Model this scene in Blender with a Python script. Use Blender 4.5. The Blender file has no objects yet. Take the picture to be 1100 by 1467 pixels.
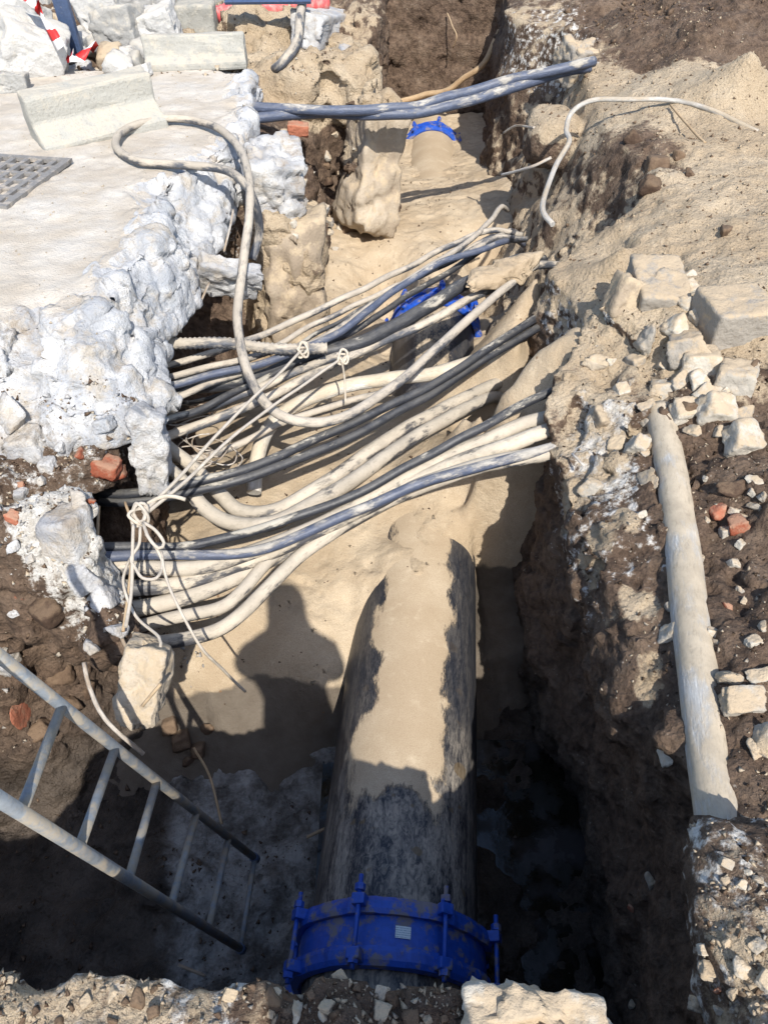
import bpy, bmesh, math, random
import numpy as np
from mathutils import Vector, Matrix, Quaternion
from mathutils.bvhtree import BVHTree

# ------------------------------------------------------------------ camera, sky, sun, exposure
scn = bpy.context.scene
COL = scn.collection
CAM_H = 1.65
PITCH = math.radians(43.0)
FPX = 1100.0                       # focal length in pixels of the 1100 x 1467 photograph
cam_d = bpy.data.cameras.new('camera')
cam = bpy.data.objects.new('camera', cam_d)
COL.objects.link(cam)
cam.location = (0, 0, CAM_H)
cam.rotation_euler = (math.radians(90) - PITCH, 0, 0)
cam_d.sensor_fit = 'VERTICAL'
cam_d.sensor_height = 34.6
cam_d.lens = 34.6 * FPX / 1467.0
cam_d.clip_start = 0.02
cam_d.clip_end = 2000
scn.camera = cam

SUN_EL, SUN_AZ = math.radians(46.0), math.radians(13.0)   # sun behind the viewer, a little to the right
world = bpy.data.worlds.new('World')
scn.world = world
world.use_nodes = True
wn = world.node_tree
bgn = wn.nodes.get('Background') or wn.nodes.new('ShaderNodeBackground')
sky = wn.nodes.new('ShaderNodeTexSky')
sky.sky_type = 'NISHITA'
sky.sun_disc = False
sky.sun_elevation = SUN_EL
sky.sun_rotation = math.radians(180.0) - SUN_AZ
wn.links.new(sky.outputs[0], bgn.inputs[0])
bgn.inputs[1].default_value = 0.15
sun_d = bpy.data.lights.new('sun', 'SUN')
sun_d.energy = 4.15
sun_d.angle = math.radians(0.5)
sun_d.color = (1.0, 0.955, 0.88)
sun = bpy.data.objects.new('sun', sun_d)
COL.objects.link(sun)
sdir = Vector((-math.sin(SUN_AZ) * math.cos(SUN_EL), math.cos(SUN_AZ) * math.cos(SUN_EL), -math.sin(SUN_EL)))
sun.rotation_euler = sdir.to_track_quat('-Z', 'Y').to_euler()
sun.location = (2, -4, 6)
vs = scn.view_settings
vs.view_transform = 'Standard'
vs.look = 'None'
vs.gamma = 1.0
vs.exposure = 0.66
scn.cycles.use_denoising = True
scn.cycles.max_bounces = 6

# ------------------------------------------------------------------ survey helpers
CS, SN = math.cos(PITCH), math.sin(PITCH)
def ray(px, py):
    u = (px - 550.0) / FPX
    v = (py - 733.5) / FPX
    return Vector((u, CS - v * SN, -(SN + v * CS)))
def at(px, py, z):
    r = ray(px, py)
    return Vector((0, 0, CAM_H)) + r * ((z - CAM_H) / r.z)

rng = np.random.RandomState(7)
random.seed(7)
TAB = rng.rand(64, 64, 64).astype(np.float32) * 2 - 1

def vgrid(xs, ys, zs, scale, off=0):
    """value noise on a regular grid, interpolated axis by axis"""
    A = TAB
    for ax, c in enumerate((xs, ys, zs)):
        q = c / scale + 17.3 * (off + 1) + 5.1 * ax
        i = np.floor(q).astype(int)
        f = (q - i).astype(np.float32)
        f = f * f * (3 - 2 * f)
        sh = [1, 1, 1]
        sh[ax] = len(c)
        f = f.reshape(sh)
        A = np.take(A, i % 64, axis=ax) * (1 - f) + np.take(A, (i + 1) % 64, axis=ax) * f
    return A

def vpt(P, scale, off=0):
    """value noise at points (n,3)"""
    q = P / scale + 17.3 * (off + 1) + np.array([0, 5.1, 10.2])
    i = np.floor(q).astype(int)
    f = q - i
    f = f * f * (3 - 2 * f)
    i0 = i % 64
    i1 = (i + 1) % 64
    r = 0
    for a in (0, 1):
        for b in (0, 1):
            for c in (0, 1):
                w = (f[:, 0] if a else 1 - f[:, 0]) * (f[:, 1] if b else 1 - f[:, 1]) * (f[:, 2] if c else 1 - f[:, 2])
                r = r + w * TAB[(i1 if a else i0)[:, 0], (i1 if b else i0)[:, 1], (i1 if c else i0)[:, 2]]
    return r

def fbm(P, scale, n=4, gain=0.5, off=0):
    r = 0
    a = 1.0
    for k in range(n):
        r = r + a * vpt(P, scale, off + k)
        scale *= 0.5
        a *= gain
    return r

def facet(P, scale, off=0):
    """broken-rock facets: each Voronoi cell tilts its own way"""
    q = P / scale + 7.7 * (off + 1)
    ci = np.floor(q).astype(int)
    best = np.full(len(P), 1e9)
    val = np.zeros(len(P))
    for a in (-1, 0, 1):
        for b in (-1, 0, 1):
            for c in (-1, 0, 1):
                k = (ci + (a, b, c)) % 64
                j = np.stack([TAB[k[:, 0], k[:, 1], k[:, 2]], TAB[k[:, 1], k[:, 2], k[:, 0] - 9], TAB[k[:, 2], k[:, 0] - 21, k[:, 1]]], 1)
                d = q - (ci + (a, b, c) + .5 + .48 * j)
                dd = (d * d).sum(1)
                n = np.stack([j[:, 2], j[:, 0], j[:, 1]], 1)
                v = (d * n).sum(1) + .5 * (j[:, 0] + j[:, 1])
                m = dd < best
                best = np.where(m, dd, best)
                val = np.where(m, v, val)
    return val

def polysd(poly, X, Y):
    """signed distance to a plan polygon, negative inside"""
    d = np.full(X.shape, 1e9)
    ins = np.zeros(X.shape, bool)
    n = len(poly)
    for k in range(n):
        ax, ay = poly[k]
        bx, by = poly[(k + 1) % n]
        ex, ey = bx - ax, by - ay
        t = np.clip(((X - ax) * ex + (Y - ay) * ey) / (ex * ex + ey * ey), 0, 1)
        d = np.minimum(d, (X - ax - ex * t) ** 2 + (Y - ay - ey * t) ** 2)
        c = ((ay <= Y) != (by <= Y)) & (X < ax + (Y - ay) / (by - ay if by != ay else 1e-9) * ex)
        ins ^= c
    d = np.sqrt(d)
    return np.where(ins, -d, d)

class RBF:
    def __init__(s, pts):
        p = np.array(pts, float)
        s.p = p[:, :2]
        n = len(p)
        K = np.linalg.norm(s.p[:, None] - s.p[None], axis=2)
        A = np.zeros((n + 3, n + 3))
        A[:n, :n] = K + np.eye(n) * -0.02
        A[:n, n] = 1
        A[:n, n + 1:] = s.p
        A[n:, :n] = A[:n, n:].T
        b = np.zeros(n + 3)
        b[:n] = p[:, 2]
        s.w = np.linalg.solve(A, b)
    def __call__(s, X, Y):
        r = s.w[len(s.p)] + s.w[-2] * X + s.w[-1] * Y
        for (px, py), w in zip(s.p, s.w):
            r = r + w * np.sqrt((X - px) ** 2 + (Y - py) ** 2)
        return r

def sstep(a, b, x):
    t = np.clip((x - a) / (b - a), 0, 1)
    return t * t * (3 - 2 * t)

def surface_nets(F, o, h):
    """naive surface nets on field F (negative = solid); returns verts, quads"""
    S = F < 0
    n = S[:-1, :-1, :-1].astype(np.uint8)
    tot = np.zeros(n.shape, np.uint8)
    for a in (0, 1):
        for b in (0, 1):
            for c in (0, 1):
                tot += S[a:S.shape[0] - 1 + a, b:S.shape[1] - 1 + b, c:S.shape[2] - 1 + c]
    act = (tot > 0) & (tot < 8)
    I = np.argwhere(act)
    idx = np.full(act.shape, -1, np.int32)
    idx[act] = np.arange(len(I))
    acc = np.zeros((len(I), 3), np.float32)
    cnt = np.zeros(len(I), np.float32)
    cor = [(a, b, c) for a in (0, 1) for b in (0, 1) for c in (0, 1)]
    for p in cor:
        for ax in range(3):
            if p[ax]:
                continue
            q = list(p)
            q[ax] = 1
            f0 = F[I[:, 0] + p[0], I[:, 1] + p[1], I[:, 2] + p[2]]
            f1 = F[I[:, 0] + q[0], I[:, 1] + q[1], I[:, 2] + q[2]]
            m = (f0 < 0) != (f1 < 0)
            t = f0[m] / (f0[m] - f1[m])
            e = np.tile(np.array(p, np.float32), (m.sum(), 1))
            e[:, ax] += t
            acc[m] += e
            cnt[m] += 1
    V = (I + acc / cnt[:, None]) * h + np.array(o)
    Q = []
    for ax in range(3):
        sl0 = [slice(1, -1)] * 3
        sl1 = [slice(1, -1)] * 3
        sl0[ax] = slice(0, S.shape[ax] - 1)
        sl1[ax] = slice(1, S.shape[ax])
        a = S[tuple(sl0)]
        b = S[tuple(sl1)]
        E = np.argwhere(a != b)
        if not len(E):
            continue
        sgn = a[E[:, 0], E[:, 1], E[:, 2]]
        off = np.array([1, 1, 1])
        off[ax] = 0
        E = E + off
        u, v = [(1, 2), (2, 0), (0, 1)][ax]
        du = np.zeros(3, int)
        dv = np.zeros(3, int)
        du[u] = 1
        dv[v] = 1
        g = lambda X: idx[X[:, 0], X[:, 1], X[:, 2]]
        q = np.stack([g(E - du - dv), g(E - dv), g(E), g(E - du)], 1)
        q[~sgn] = q[~sgn][:, ::-1]
        Q.append(q)
    return V, np.concatenate(Q)

def np_mesh(name, V, Q, mat, attrs=None, smooth=True):
    me = bpy.data.meshes.new(name)
    k = Q.shape[1]
    me.vertices.add(len(V))
    me.vertices.foreach_set('co', np.asarray(V, np.float32).ravel())
    me.loops.add(Q.size)
    me.loops.foreach_set('vertex_index', Q.astype(np.int32).ravel())
    me.polygons.add(len(Q))
    me.polygons.foreach_set('loop_start', np.arange(0, Q.size, k, dtype=np.int32))
    me.polygons.foreach_set('loop_total', np.full(len(Q), k, np.int32))
    me.update(calc_edges=True)
    me.validate()
    if smooth:
        me.polygons.foreach_set('use_smooth', np.ones(len(me.polygons), bool))
    for an, av in (attrs or {}).items():
        av = np.asarray(av, np.float32)
        if av.ndim == 1:
            a = me.attributes.new(an, 'FLOAT', 'POINT')
            a.data.foreach_set('value', av)
        else:
            a = me.attributes.new(an, 'FLOAT_VECTOR', 'POINT')
            a.data.foreach_set('vector', av.ravel())
    me.materials.append(mat)
    return me

def vnormals(V, Q):
    n = np.cross(V[Q[:, 2]] - V[Q[:, 0]], V[Q[:, 3]] - V[Q[:, 1]])
    N = np.zeros_like(V)
    for k in range(4):
        for c in range(3):
            N[:, c] += np.bincount(Q[:, k], n[:, c], len(V))
    return N / (np.linalg.norm(N, axis=1, keepdims=True) + 1e-9)

def link(name, me, parent=None, **props):
    o = bpy.data.objects.new(name, me)
    COL.objects.link(o)
    if parent is not None:
        o.parent = parent
    for k, v in props.items():
        if v is not None:
            o[k] = v
    return o

def tag(o, label, cat, group=None):
    o['label'] = label
    o['category'] = cat
    if group:
        o['group'] = group
    return o

def empty(name, loc, label, cat, group=None):
    o = bpy.data.objects.new(name, None)
    COL.objects.link(o)
    o.location = loc
    o.empty_display_size = 0.1
    return tag(o, label, cat, group)

# ------------------------------------------------------------------ procedural materials
class NT:
    def __init__(s, name):
        s.m = bpy.data.materials.new(name)
        s.m.use_nodes = True
        s.t = s.m.node_tree
        s.b = s.t.nodes['Principled BSDF']
        s.tc = s.t.nodes.new('ShaderNodeTexCoord')
        s.geo = s.t.nodes.new('ShaderNodeNewGeometry')
        s.P = s.geo.outputs['Position']
        s.b.inputs['Specular IOR Level'].default_value = 0.25
    def n(s, typ, **kw):
        x = s.t.nodes.new(typ)
        for k, v in kw.items():
            setattr(x, k, v)
        return x
    def put(s, sock, v):
        if isinstance(v, bpy.types.NodeSocket):
            s.t.links.new(v, sock)
        else:
            if isinstance(v, tuple) and len(v) == 3 and sock.type == 'RGBA':
                v = v + (1,)
            sock.default_value = v
    def noise(s, sc, det=5, rough=0.6, vec=None, dist=0.0):
        x = s.n('ShaderNodeTexNoise')
        s.put(x.inputs['Vector'], vec if vec is not None else s.P)
        x.inputs['Scale'].default_value = sc
        x.inputs['Detail'].default_value = det
        x.inputs['Roughness'].default_value = rough
        x.inputs['Distortion'].default_value = dist
        return x.outputs[0]
    def voro(s, sc, feat='F1', vec=None, out=0, rnd=1.0):
        x = s.n('ShaderNodeTexVoronoi', feature=feat)
        s.put(x.inputs['Vector'], vec if vec is not None else s.P)
        x.inputs['Scale'].default_value = sc
        x.inputs['Randomness'].default_value = rnd
        return x.outputs[out]
    def math(s, op, a, b=0.0, c=0.0, clamp=False):
        x = s.n('ShaderNodeMath', operation=op, use_clamp=clamp)
        for i, v in enumerate((a, b, c)):
            s.put(x.inputs[i], v)
        return x.outputs[0]
    def ramp(s, v, a, b, lo=0.0, hi=1.0):
        x = s.n('ShaderNodeMapRange', interpolation_type='SMOOTHSTEP')
        for i, q in enumerate((v, a, b, lo, hi)):
            s.put(x.inputs[i], q)
        return x.outputs[0]
    def mix(s, f, a, b):
        x = s.n('ShaderNodeMix', data_type='RGBA')
        s.put(x.inputs[0], f)
        s.put(x.inputs[6], a)
        s.put(x.inputs[7], b)
        return x.outputs[2]
    def attr(s, name, out='Fac'):
        x = s.n('ShaderNodeAttribute', attribute_name=name)
        return x.outputs[out]
    def nz(s):
        x = s.n('ShaderNodeSeparateXYZ')
        s.t.links.new(s.geo.outputs['Normal'], x.inputs[0])
        return x.outputs[2]
    def scalev(s, v, k):
        x = s.n('ShaderNodeMapping')
        s.put(x.inputs['Vector'], v)
        x.inputs['Scale'].default_value = k
        return x.outputs[0]
    def bump(s, h, strength=0.5, dist=0.01, prev=None):
        x = s.n('ShaderNodeBump')
        x.inputs['Strength'].default_value = strength
        x.inputs['Distance'].default_value = dist
        s.put(x.inputs['Height'], h)
        if prev is not None:
            s.t.links.new(prev, x.inputs['Normal'])
        return x.outputs[0]
    def out(s, col, rough=0.9, normal=None, metal=0.0, spec=None):
        s.put(s.b.inputs['Base Color'], col)
        s.put(s.b.inputs['Roughness'], rough)
        s.put(s.b.inputs['Metallic'], metal)
        if spec is not None:
            s.put(s.b.inputs['Specular IOR Level'], spec)
        if normal is not None:
            s.t.links.new(normal, s.b.inputs['Normal'])
        return s.m

SAND_A, SAND_B = (0.41, 0.32, 0.215), (0.54, 0.445, 0.32)

def sand_color(k):
    c = k.mix(k.ramp(k.noise(2.3, 4), 0.35, 0.7), SAND_A, SAND_B)
    c = k.mix(k.ramp(k.noise(260, 2), 0.35, 0.75, 0, 0.55), c, (0.26, 0.18, 0.11))
    return k.mix(k.ramp(k.noise(14, 6), 0.56, 0.78, 0, 0.5), c, (0.60, 0.50, 0.36))

def mat_earth():
    k = NT('earth')
    sm, wm, wet, red = (k.attr(a) for a in ('sandm', 'whitem', 'wetm', 'redm'))
    n1, n2, n3 = k.noise(5, 6), k.noise(22, 6, 0.65), k.noise(90, 4, 0.7)
    br = k.mix(k.ramp(n2, 0.3, 0.7), (0.060, 0.039, 0.027), (0.165, 0.112, 0.077))
    br = k.mix(k.ramp(n1, 0.45, 0.7, 0, 0.6), br, (0.21, 0.152, 0.108))
    crumbs = k.ramp(k.math('ADD', k.voro(38), k.math('MULTIPLY', n2, 0.25)), 0.22, 0.30, 1, 0)
    br = k.mix(k.math('MULTIPLY', crumbs, k.ramp(n1, 0.5, 0.68, 0, 0.8)), br, (0.46, 0.40, 0.33))
    redf = k.ramp(k.math('ADD', red, k.math('MULTIPLY', n2, 0.8)), 0.80, 0.92)
    br = k.mix(redf, br, k.mix(n3, (0.30, 0.075, 0.035), (0.42, 0.16, 0.09)))
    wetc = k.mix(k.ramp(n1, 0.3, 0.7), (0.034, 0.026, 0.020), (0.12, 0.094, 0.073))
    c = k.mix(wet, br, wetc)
    slf = k.ramp(k.math('ADD', k.attr('silt'), k.math('MULTIPLY', k.math('SUBTRACT', k.noise(4, 6, 0.6), 0.5), 1.4)), 0.50, 0.95)
    c = k.mix(slf, c, k.mix(k.ramp(k.noise(7, 8, 0.7), 0.35, 0.65), (0.11, 0.095, 0.08), (0.42, 0.40, 0.37)))
    wf = k.ramp(k.math('ADD', wm, k.math('MULTIPLY', k.math('SUBTRACT', n2, 0.5), 1.3)), 0.42, 0.62)
    white = k.mix(k.ramp(n2, 0.3, 0.7), (0.42, 0.38, 0.32), (0.66, 0.64, 0.60))
    c = k.mix(wf, c, white)
    sf = k.ramp(k.math('ADD', sm, k.math('MULTIPLY', k.math('SUBTRACT', k.noise(9, 8, 0.7), 0.5), 1.2)), 0.40, 0.60)
    c = k.mix(sf, c, sand_color(k))
    b = k.bump(n2, 0.9, 0.03)
    b = k.bump(n3, 0.9, 0.012, b)
    b = k.bump(k.voro(55), 0.5, 0.012, b)
    return k.out(c, k.math('SUBTRACT', 0.95, k.math('MULTIPLY', wet, 0.45)), b, spec=0.3)

def mat_sand():
    k = NT('sand')
    c = sand_color(k)
    wet = k.attr('wetm')
    wf = k.ramp(k.math('ADD', wet, k.math('MULTIPLY', k.math('SUBTRACT', k.noise(4.5, 4, 0.5), 0.5), 1.1)), 0.45, 0.6)
    c = k.mix(wf, c, k.mix(k.noise(9, 5), (0.075, 0.056, 0.04), (0.20, 0.17, 0.135)))
    spots = k.ramp(k.math('ADD', k.voro(7.5), k.math('MULTIPLY', k.noise(40), 0.12)), 0.10, 0.125, 1, 0)
    c = k.mix(k.math('MULTIPLY', spots, 0.7), c, (0.20, 0.11, 0.055))
    b = k.bump(k.noise(30, 7, 0.7), 0.7, 0.018)
    b = k.bump(k.noise(190, 3), 0.6, 0.005, b)
    return k.out(c, 0.95, b)

def mat_concrete(name='broken_concrete', dust=True, hi=(0.58, 0.58, 0.58), lo=(0.36, 0.37, 0.39)):
    k = NT(name)
    n1, n2, n3 = k.noise(6, 6), k.noise(28, 8, 0.7), k.noise(140, 4, 0.7)
    c = k.mix(k.ramp(n1, 0.35, 0.65), lo, hi)
    c = k.mix(k.ramp(n2, 0.52, 0.72, 0, 0.55), c, (0.50, 0.45, 0.37))
    c = k.mix(k.ramp(k.noise(3.2, 5), 0.55, 0.70, 0, 0.6), c, (0.31, 0.335, 0.37))
    c = k.mix(k.ramp(k.noise(4.1, 8, 0.75), 0.48, 0.62, 0, 0.75), c, (0.45, 0.39, 0.31))
    c = k.mix(k.ramp(k.noise(2.7, 9, 0.78), 0.54, 0.66, 0, 0.7), c, (0.30, 0.24, 0.175))
    agg = k.ramp(k.voro(75), 0.16, 0.26, 1, 0)
    c = k.mix(k.math('MULTIPLY', agg, k.ramp(n1, 0.35, 0.6, 0, 0.5)), c, (0.25, 0.235, 0.21))
    crk = k.ramp(k.math('ADD', k.voro(4.5, 'DISTANCE_TO_EDGE', vec=None), k.math('MULTIPLY', n2, 0.03)), 0.018, 0.034, 1, 0)
    c = k.mix(k.math('MULTIPLY', crk, 0.22), c, (0.19, 0.17, 0.15))
    if dust:
        df = k.ramp(k.math('ADD', k.attr('dust'), k.math('MULTIPLY', k.math('SUBTRACT', k.noise(7, 8, 0.65), 0.5), 1.0)), 0.38, 0.62)
        dc = k.mix(k.ramp(k.noise(3.5, 6), 0.35, 0.7), (0.47, 0.41, 0.335), (0.585, 0.54, 0.475))
        dc = k.mix(k.ramp(k.noise(1.7, 5), 0.55, 0.7, 0, 0.7), dc, (0.50, 0.48, 0.45))
        dc = k.mix(k.ramp(n3, 0.55, 0.8, 0, 0.4), dc, (0.33, 0.25, 0.18))
        dc = k.mix(k.ramp(k.noise(24, 8, 0.75), 0.54, 0.70, 0, 0.55), dc, (0.36, 0.33, 0.29))
        c = k.mix(df, c, dc)
    b = k.bump(n2, 0.5, 0.015)
    b = k.bump(n3, 0.8, 0.010, b)
    b = k.bump(k.voro(75), 0.4, 0.006, b)
    return k.out(c, 0.93, b)

def mat_stone(name, a, b_, dustc=(0.50, 0.40, 0.27), dust=0.5):
    k = NT(name)
    P = k.tc.outputs['Object']
    oi = k.n('ShaderNodeObjectInfo').outputs['Random']
    n1, n2 = k.noise(3.0, 6, vec=k.P), k.noise(60, 6, 0.7)
    c = k.mix(k.ramp(k.math('ADD', n1, k.math('MULTIPLY', k.math('SUBTRACT', oi, 0.5), 0.5)), 0.3, 0.7), a, b_)
    c = k.mix(k.ramp(n2, 0.5, 0.75, 0, 0.5), c, tuple(q * 0.55 for q in a))
    df = k.math('MULTIPLY', k.ramp(k.math('ADD', k.noise(11, 7, 0.7), k.math('MULTIPLY', k.nz(), 0.18)), 0.52, 0.68), dust)
    c = k.mix(df, c, dustc)
    bb = k.bump(n2, 0.7, 0.012)
    bb = k.bump(k.noise(18, 5), 0.5, 0.02, bb)
    return k.out(c, 0.92, bb)

def mat_cable(name, body, cov, lo=0.45, hi=0.6, bodyrough=0.5):
    """sheathing with dried mud smeared along its length"""
    k = NT(name)
    tc = k.attr('tc', 'Vector')
    st = k.scalev(tc, (1.0, 3.0, 3.0))
    st2 = k.scalev(tc, (1.0, 8.0, 8.0))
    rnd = k.n('ShaderNodeObjectInfo').outputs['Random']
    n = k.math('ADD', k.math('MULTIPLY', k.noise(5.5, 9, 0.72, vec=st), 0.55), k.math('MULTIPLY', k.noise(3.1, 4, 0.6), 0.45))
    n = k.math('ADD', n, k.math('MULTIPLY', k.math('SUBTRACT', rnd, 0.5), 0.06))
    n = k.math('ADD', n, k.math('MULTIPLY', k.math('SUBTRACT', k.nz(), 0.35), 0.07))
    m = k.ramp(n, lo, hi)
    mud = k.mix(k.ramp(k.noise(4, 6, 0.7), 0.35, 0.65), tuple(q * 0.8 for q in cov), tuple(min(1, q * 1.2) for q in cov))
    mud = k.mix(k.math('MULTIPLY', rnd, 0.45), mud, tuple(q * f for q, f in zip(cov, (0.72, 0.74, 0.80))))
    mud = k.mix(k.ramp(k.noise(16, 8, 0.75, vec=st), 0.50, 0.72, 0, 0.75), mud, tuple(q * 0.45 for q in cov))
    mud = k.mix(k.ramp(k.noise(70, 5, 0.7, vec=st2), 0.52, 0.75, 0, 0.5), mud, tuple(q * 0.5 for q in cov))
    bd = k.mix(k.ramp(k.noise(14, 8, 0.75, vec=st2), 0.45, 0.75, 0, 0.8), body, tuple(q * 2.2 + 0.03 for q in body))
    c = k.mix(m, bd, mud)
    c = k.mix(k.math('MULTIPLY', k.ramp(k.nz(), 0.1, 0.9, 0.0, 0.15), k.ramp(k.noise(9, 6, 0.7), 0.3, 0.6)), c, cov)
    b = k.bump(k.math('ADD', m, k.math('MULTIPLY', k.noise(60, 6, vec=tc), 0.6)), 0.5, 0.006)
    return k.out(c, k.ramp(m, 0, 1, bodyrough, 0.92), b, spec=0.4)

def mat_pipe():
    k = NT('pipe_plastic')
    x = k.n('ShaderNodeSeparateXYZ')
    tc = k.attr('tc', 'Vector')
    k.t.links.new(tc, x.inputs[0])
    S, A = x.outputs[0], x.outputs[2]         # metres along the pipe, upness -1..1
    n = k.noise(5, 8, 0.62, vec=k.scalev(tc, (1.0, 2.2, 2.2)))
    fine = k.noise(36, 7, 0.7, vec=k.scalev(tc, (0.8, 1.2, 1.2)), dist=1.2)
    cover = k.attr('cover')
    m1 = k.ramp(k.math('ADD', k.math('ADD', cover, k.math('MULTIPLY', k.math('SUBTRACT', n, 0.5), 0.9)), k.math('MULTIPLY', k.math('SUBTRACT', k.noise(70, 6, 0.8, vec=k.scalev(tc, (0.6, 1.3, 1.3))), 0.5), 1.1)), 0.38, 0.60)
    film = k.ramp(k.math('ADD', k.math('MULTIPLY', fine, 0.55), k.math('MULTIPLY', n, 0.6)), 0.45, 0.74, 0.0, 0.85)
    film = k.math('MULTIPLY', film, k.attr('film'))
    body = k.mix(k.ramp(fine, 0.4, 0.7, 0, 0.5), (0.017, 0.019, 0.026), (0.05, 0.056, 0.07))
    c = k.mix(film, body, k.mix(k.noise(3, 4), (0.33, 0.285, 0.23), (0.46, 0.405, 0.33)))
    st = k.ramp(k.noise(11, 3, 0.4), 0.66, 0.7, 0, 0.75)
    c = k.mix(k.math('MULTIPLY', st, k.attr('film')), c, (0.13, 0.09, 0.045))
    c = k.mix(m1, c, sand_color(k))
    b = k.bump(m1, 0.6, 0.012)
    b = k.bump(fine, 0.3, 0.004, b)
    b = k.bump(k.noise(300, 2), 0.25, 0.002, b)
    return k.out(c, k.ramp(k.math('MAXIMUM', m1, film), 0, 1, 0.42, 0.9), b, spec=0.4)

def mat_paint(name, col, dirt=(0.28, 0.21, 0.14), lo=0.55, hi=0.66, amount=0.85, rough=0.42, metal=0.0):
    k = NT(name)
    n = k.noise(16, 7, 0.65)
    m = k.math('MULTIPLY', k.ramp(n, lo, hi), amount)
    c = k.mix(k.ramp(k.noise(50, 5), 0.4, 0.7, 0, 0.5), col, tuple(q * 0.55 for q in col))
    c = k.mix(m, c, dirt)
    b = k.bump(k.math('ADD', m, k.math('MULTIPLY', k.noise(80, 4), 0.3)), 0.4, 0.003)
    return k.out(c, k.ramp(m, 0, 1, rough, 0.9), b, metal=metal, spec=0.45)

M = {}
M['earth'] = mat_earth()
M['sand'] = mat_sand()
M['concrete'] = mat_concrete()
M['lump'] = mat_concrete('lime_concrete', False, (0.58, 0.57, 0.55), (0.34, 0.34, 0.35))
M['kerb'] = mat_stone('kerb_concrete', (0.25, 0.245, 0.22), (0.36, 0.35, 0.315), (0.46, 0.41, 0.33), 0.6)
M['stone'] = mat_stone('pale_stone', (0.30, 0.27, 0.23), (0.50, 0.46, 0.39), (0.44, 0.34, 0.225), 0.8)
M['rubble'] = mat_stone('rubble_concrete', (0.30, 0.295, 0.28), (0.50, 0.49, 0.47), (0.50, 0.45, 0.37), 0.55)
M['sandstone'] = mat_stone('sandy_boulder', (0.30, 0.24, 0.175), (0.46, 0.39, 0.30), (0.44, 0.35, 0.24), 0.9)
M['brick'] = mat_stone('red_brick', (0.26, 0.075, 0.04), (0.40, 0.15, 0.09), (0.36, 0.25, 0.17), 0.6)
M['clod'] = mat_stone('soil_clod', (0.07, 0.044, 0.03), (0.15, 0.10, 0.065), (0.20, 0.14, 0.09), 0.5)
M['pale_cable'] = mat_cable('sandy_cable', (0.05, 0.05, 0.055), (0.44, 0.385, 0.305), 0.42, 0.49)
M['grey_cable'] = mat_cable('dusty_cable', (0.055, 0.06, 0.072), (0.43, 0.375, 0.30), 0.43, 0.53)
M['black_cable'] = mat_cable('black_cable', (0.022, 0.024, 0.030), (0.40, 0.365, 0.30), 0.555, 0.61)
M['blue_cable'] = mat_cable('bluish_cable', (0.055, 0.068, 0.105), (0.40, 0.37, 0.32), 0.51, 0.60)
M['white_conduit'] = mat_cable('white_conduit', (0.50, 0.48, 0.44), (0.55, 0.47, 0.35), 0.45, 0.6)
M['pvc'] = mat_cable('grey_plastic', (0.36, 0.365, 0.36), (0.42, 0.355, 0.265), 0.38, 0.54, 0.5)
M['arch'] = mat_cable('pale_sheath', (0.34, 0.325, 0.30), (0.40, 0.33, 0.24), 0.45, 0.6, 0.6)
M['rope'] = mat_cable('rope_fibre', (0.40, 0.35, 0.28), (0.50, 0.44, 0.36), 0.4, 0.6, 0.9)
M['wire'] = mat_cable('thin_wire', (0.40, 0.37, 0.33), (0.34, 0.26, 0.18), 0.45, 0.6, 0.6)
M['root'] = mat_cable('root_bark', (0.30, 0.20, 0.11), (0.42, 0.31, 0.19), 0.4, 0.6, 0.9)
M['pipe'] = mat_pipe()
M['blue'] = mat_paint('blue_epoxy', (0.016, 0.080, 0.44), (0.22, 0.19, 0.155), 0.50, 0.62, 0.85)
M['steel'] = mat_paint('galvanised_steel', (0.20, 0.22, 0.24), (0.33, 0.28, 0.21), 0.40, 0.60, 0.85, 0.5, 0.3)
M['post'] = mat_paint('dark_blue_paint', (0.055, 0.085, 0.16), (0.30, 0.28, 0.26), 0.62, 0.72, 0.6)
M['iron'] = mat_paint('cast_iron', (0.20, 0.19, 0.18), (0.44, 0.38, 0.31), 0.48, 0.66, 0.7, 0.7)

# ------------------------------------------------------------------ terrain
# trench outline on its floor: pit in front, narrower trench running away under the cables
FLOOR_Z = -1.86
TRENCH = [(-2.75, 0.60), (0.22, 0.58), (0.36, 0.40), (0.50, 0.30), (0.72, 0.30), (0.84, 0.55), (0.90, 0.9), (0.90, 1.5), (0.84, 1.9), (0.76, 2.3), (0.80, 2.75), (0.86, 3.6), (0.72, 4.4), (0.62, 5.4),
          (0.72, 7.0), (1.05, 8.6), (1.20, 10.35), (0.10, 10.35), (0.06, 8.6), (-0.12, 7.2), (-0.42, 6.2), (-0.42, 5.35), (-0.62, 5.0), (-0.98, 4.85),
          (-1.12, 4.0), (-1.10, 3.0), (-1.02, 2.4), (-1.10, 1.95), (-1.5, 1.6), (-2.75, 1.5)]
def P3(px, py, z, v=None):
    q = at(px, py, z)
    return (q.x, q.y, z if v is None else v)
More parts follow.
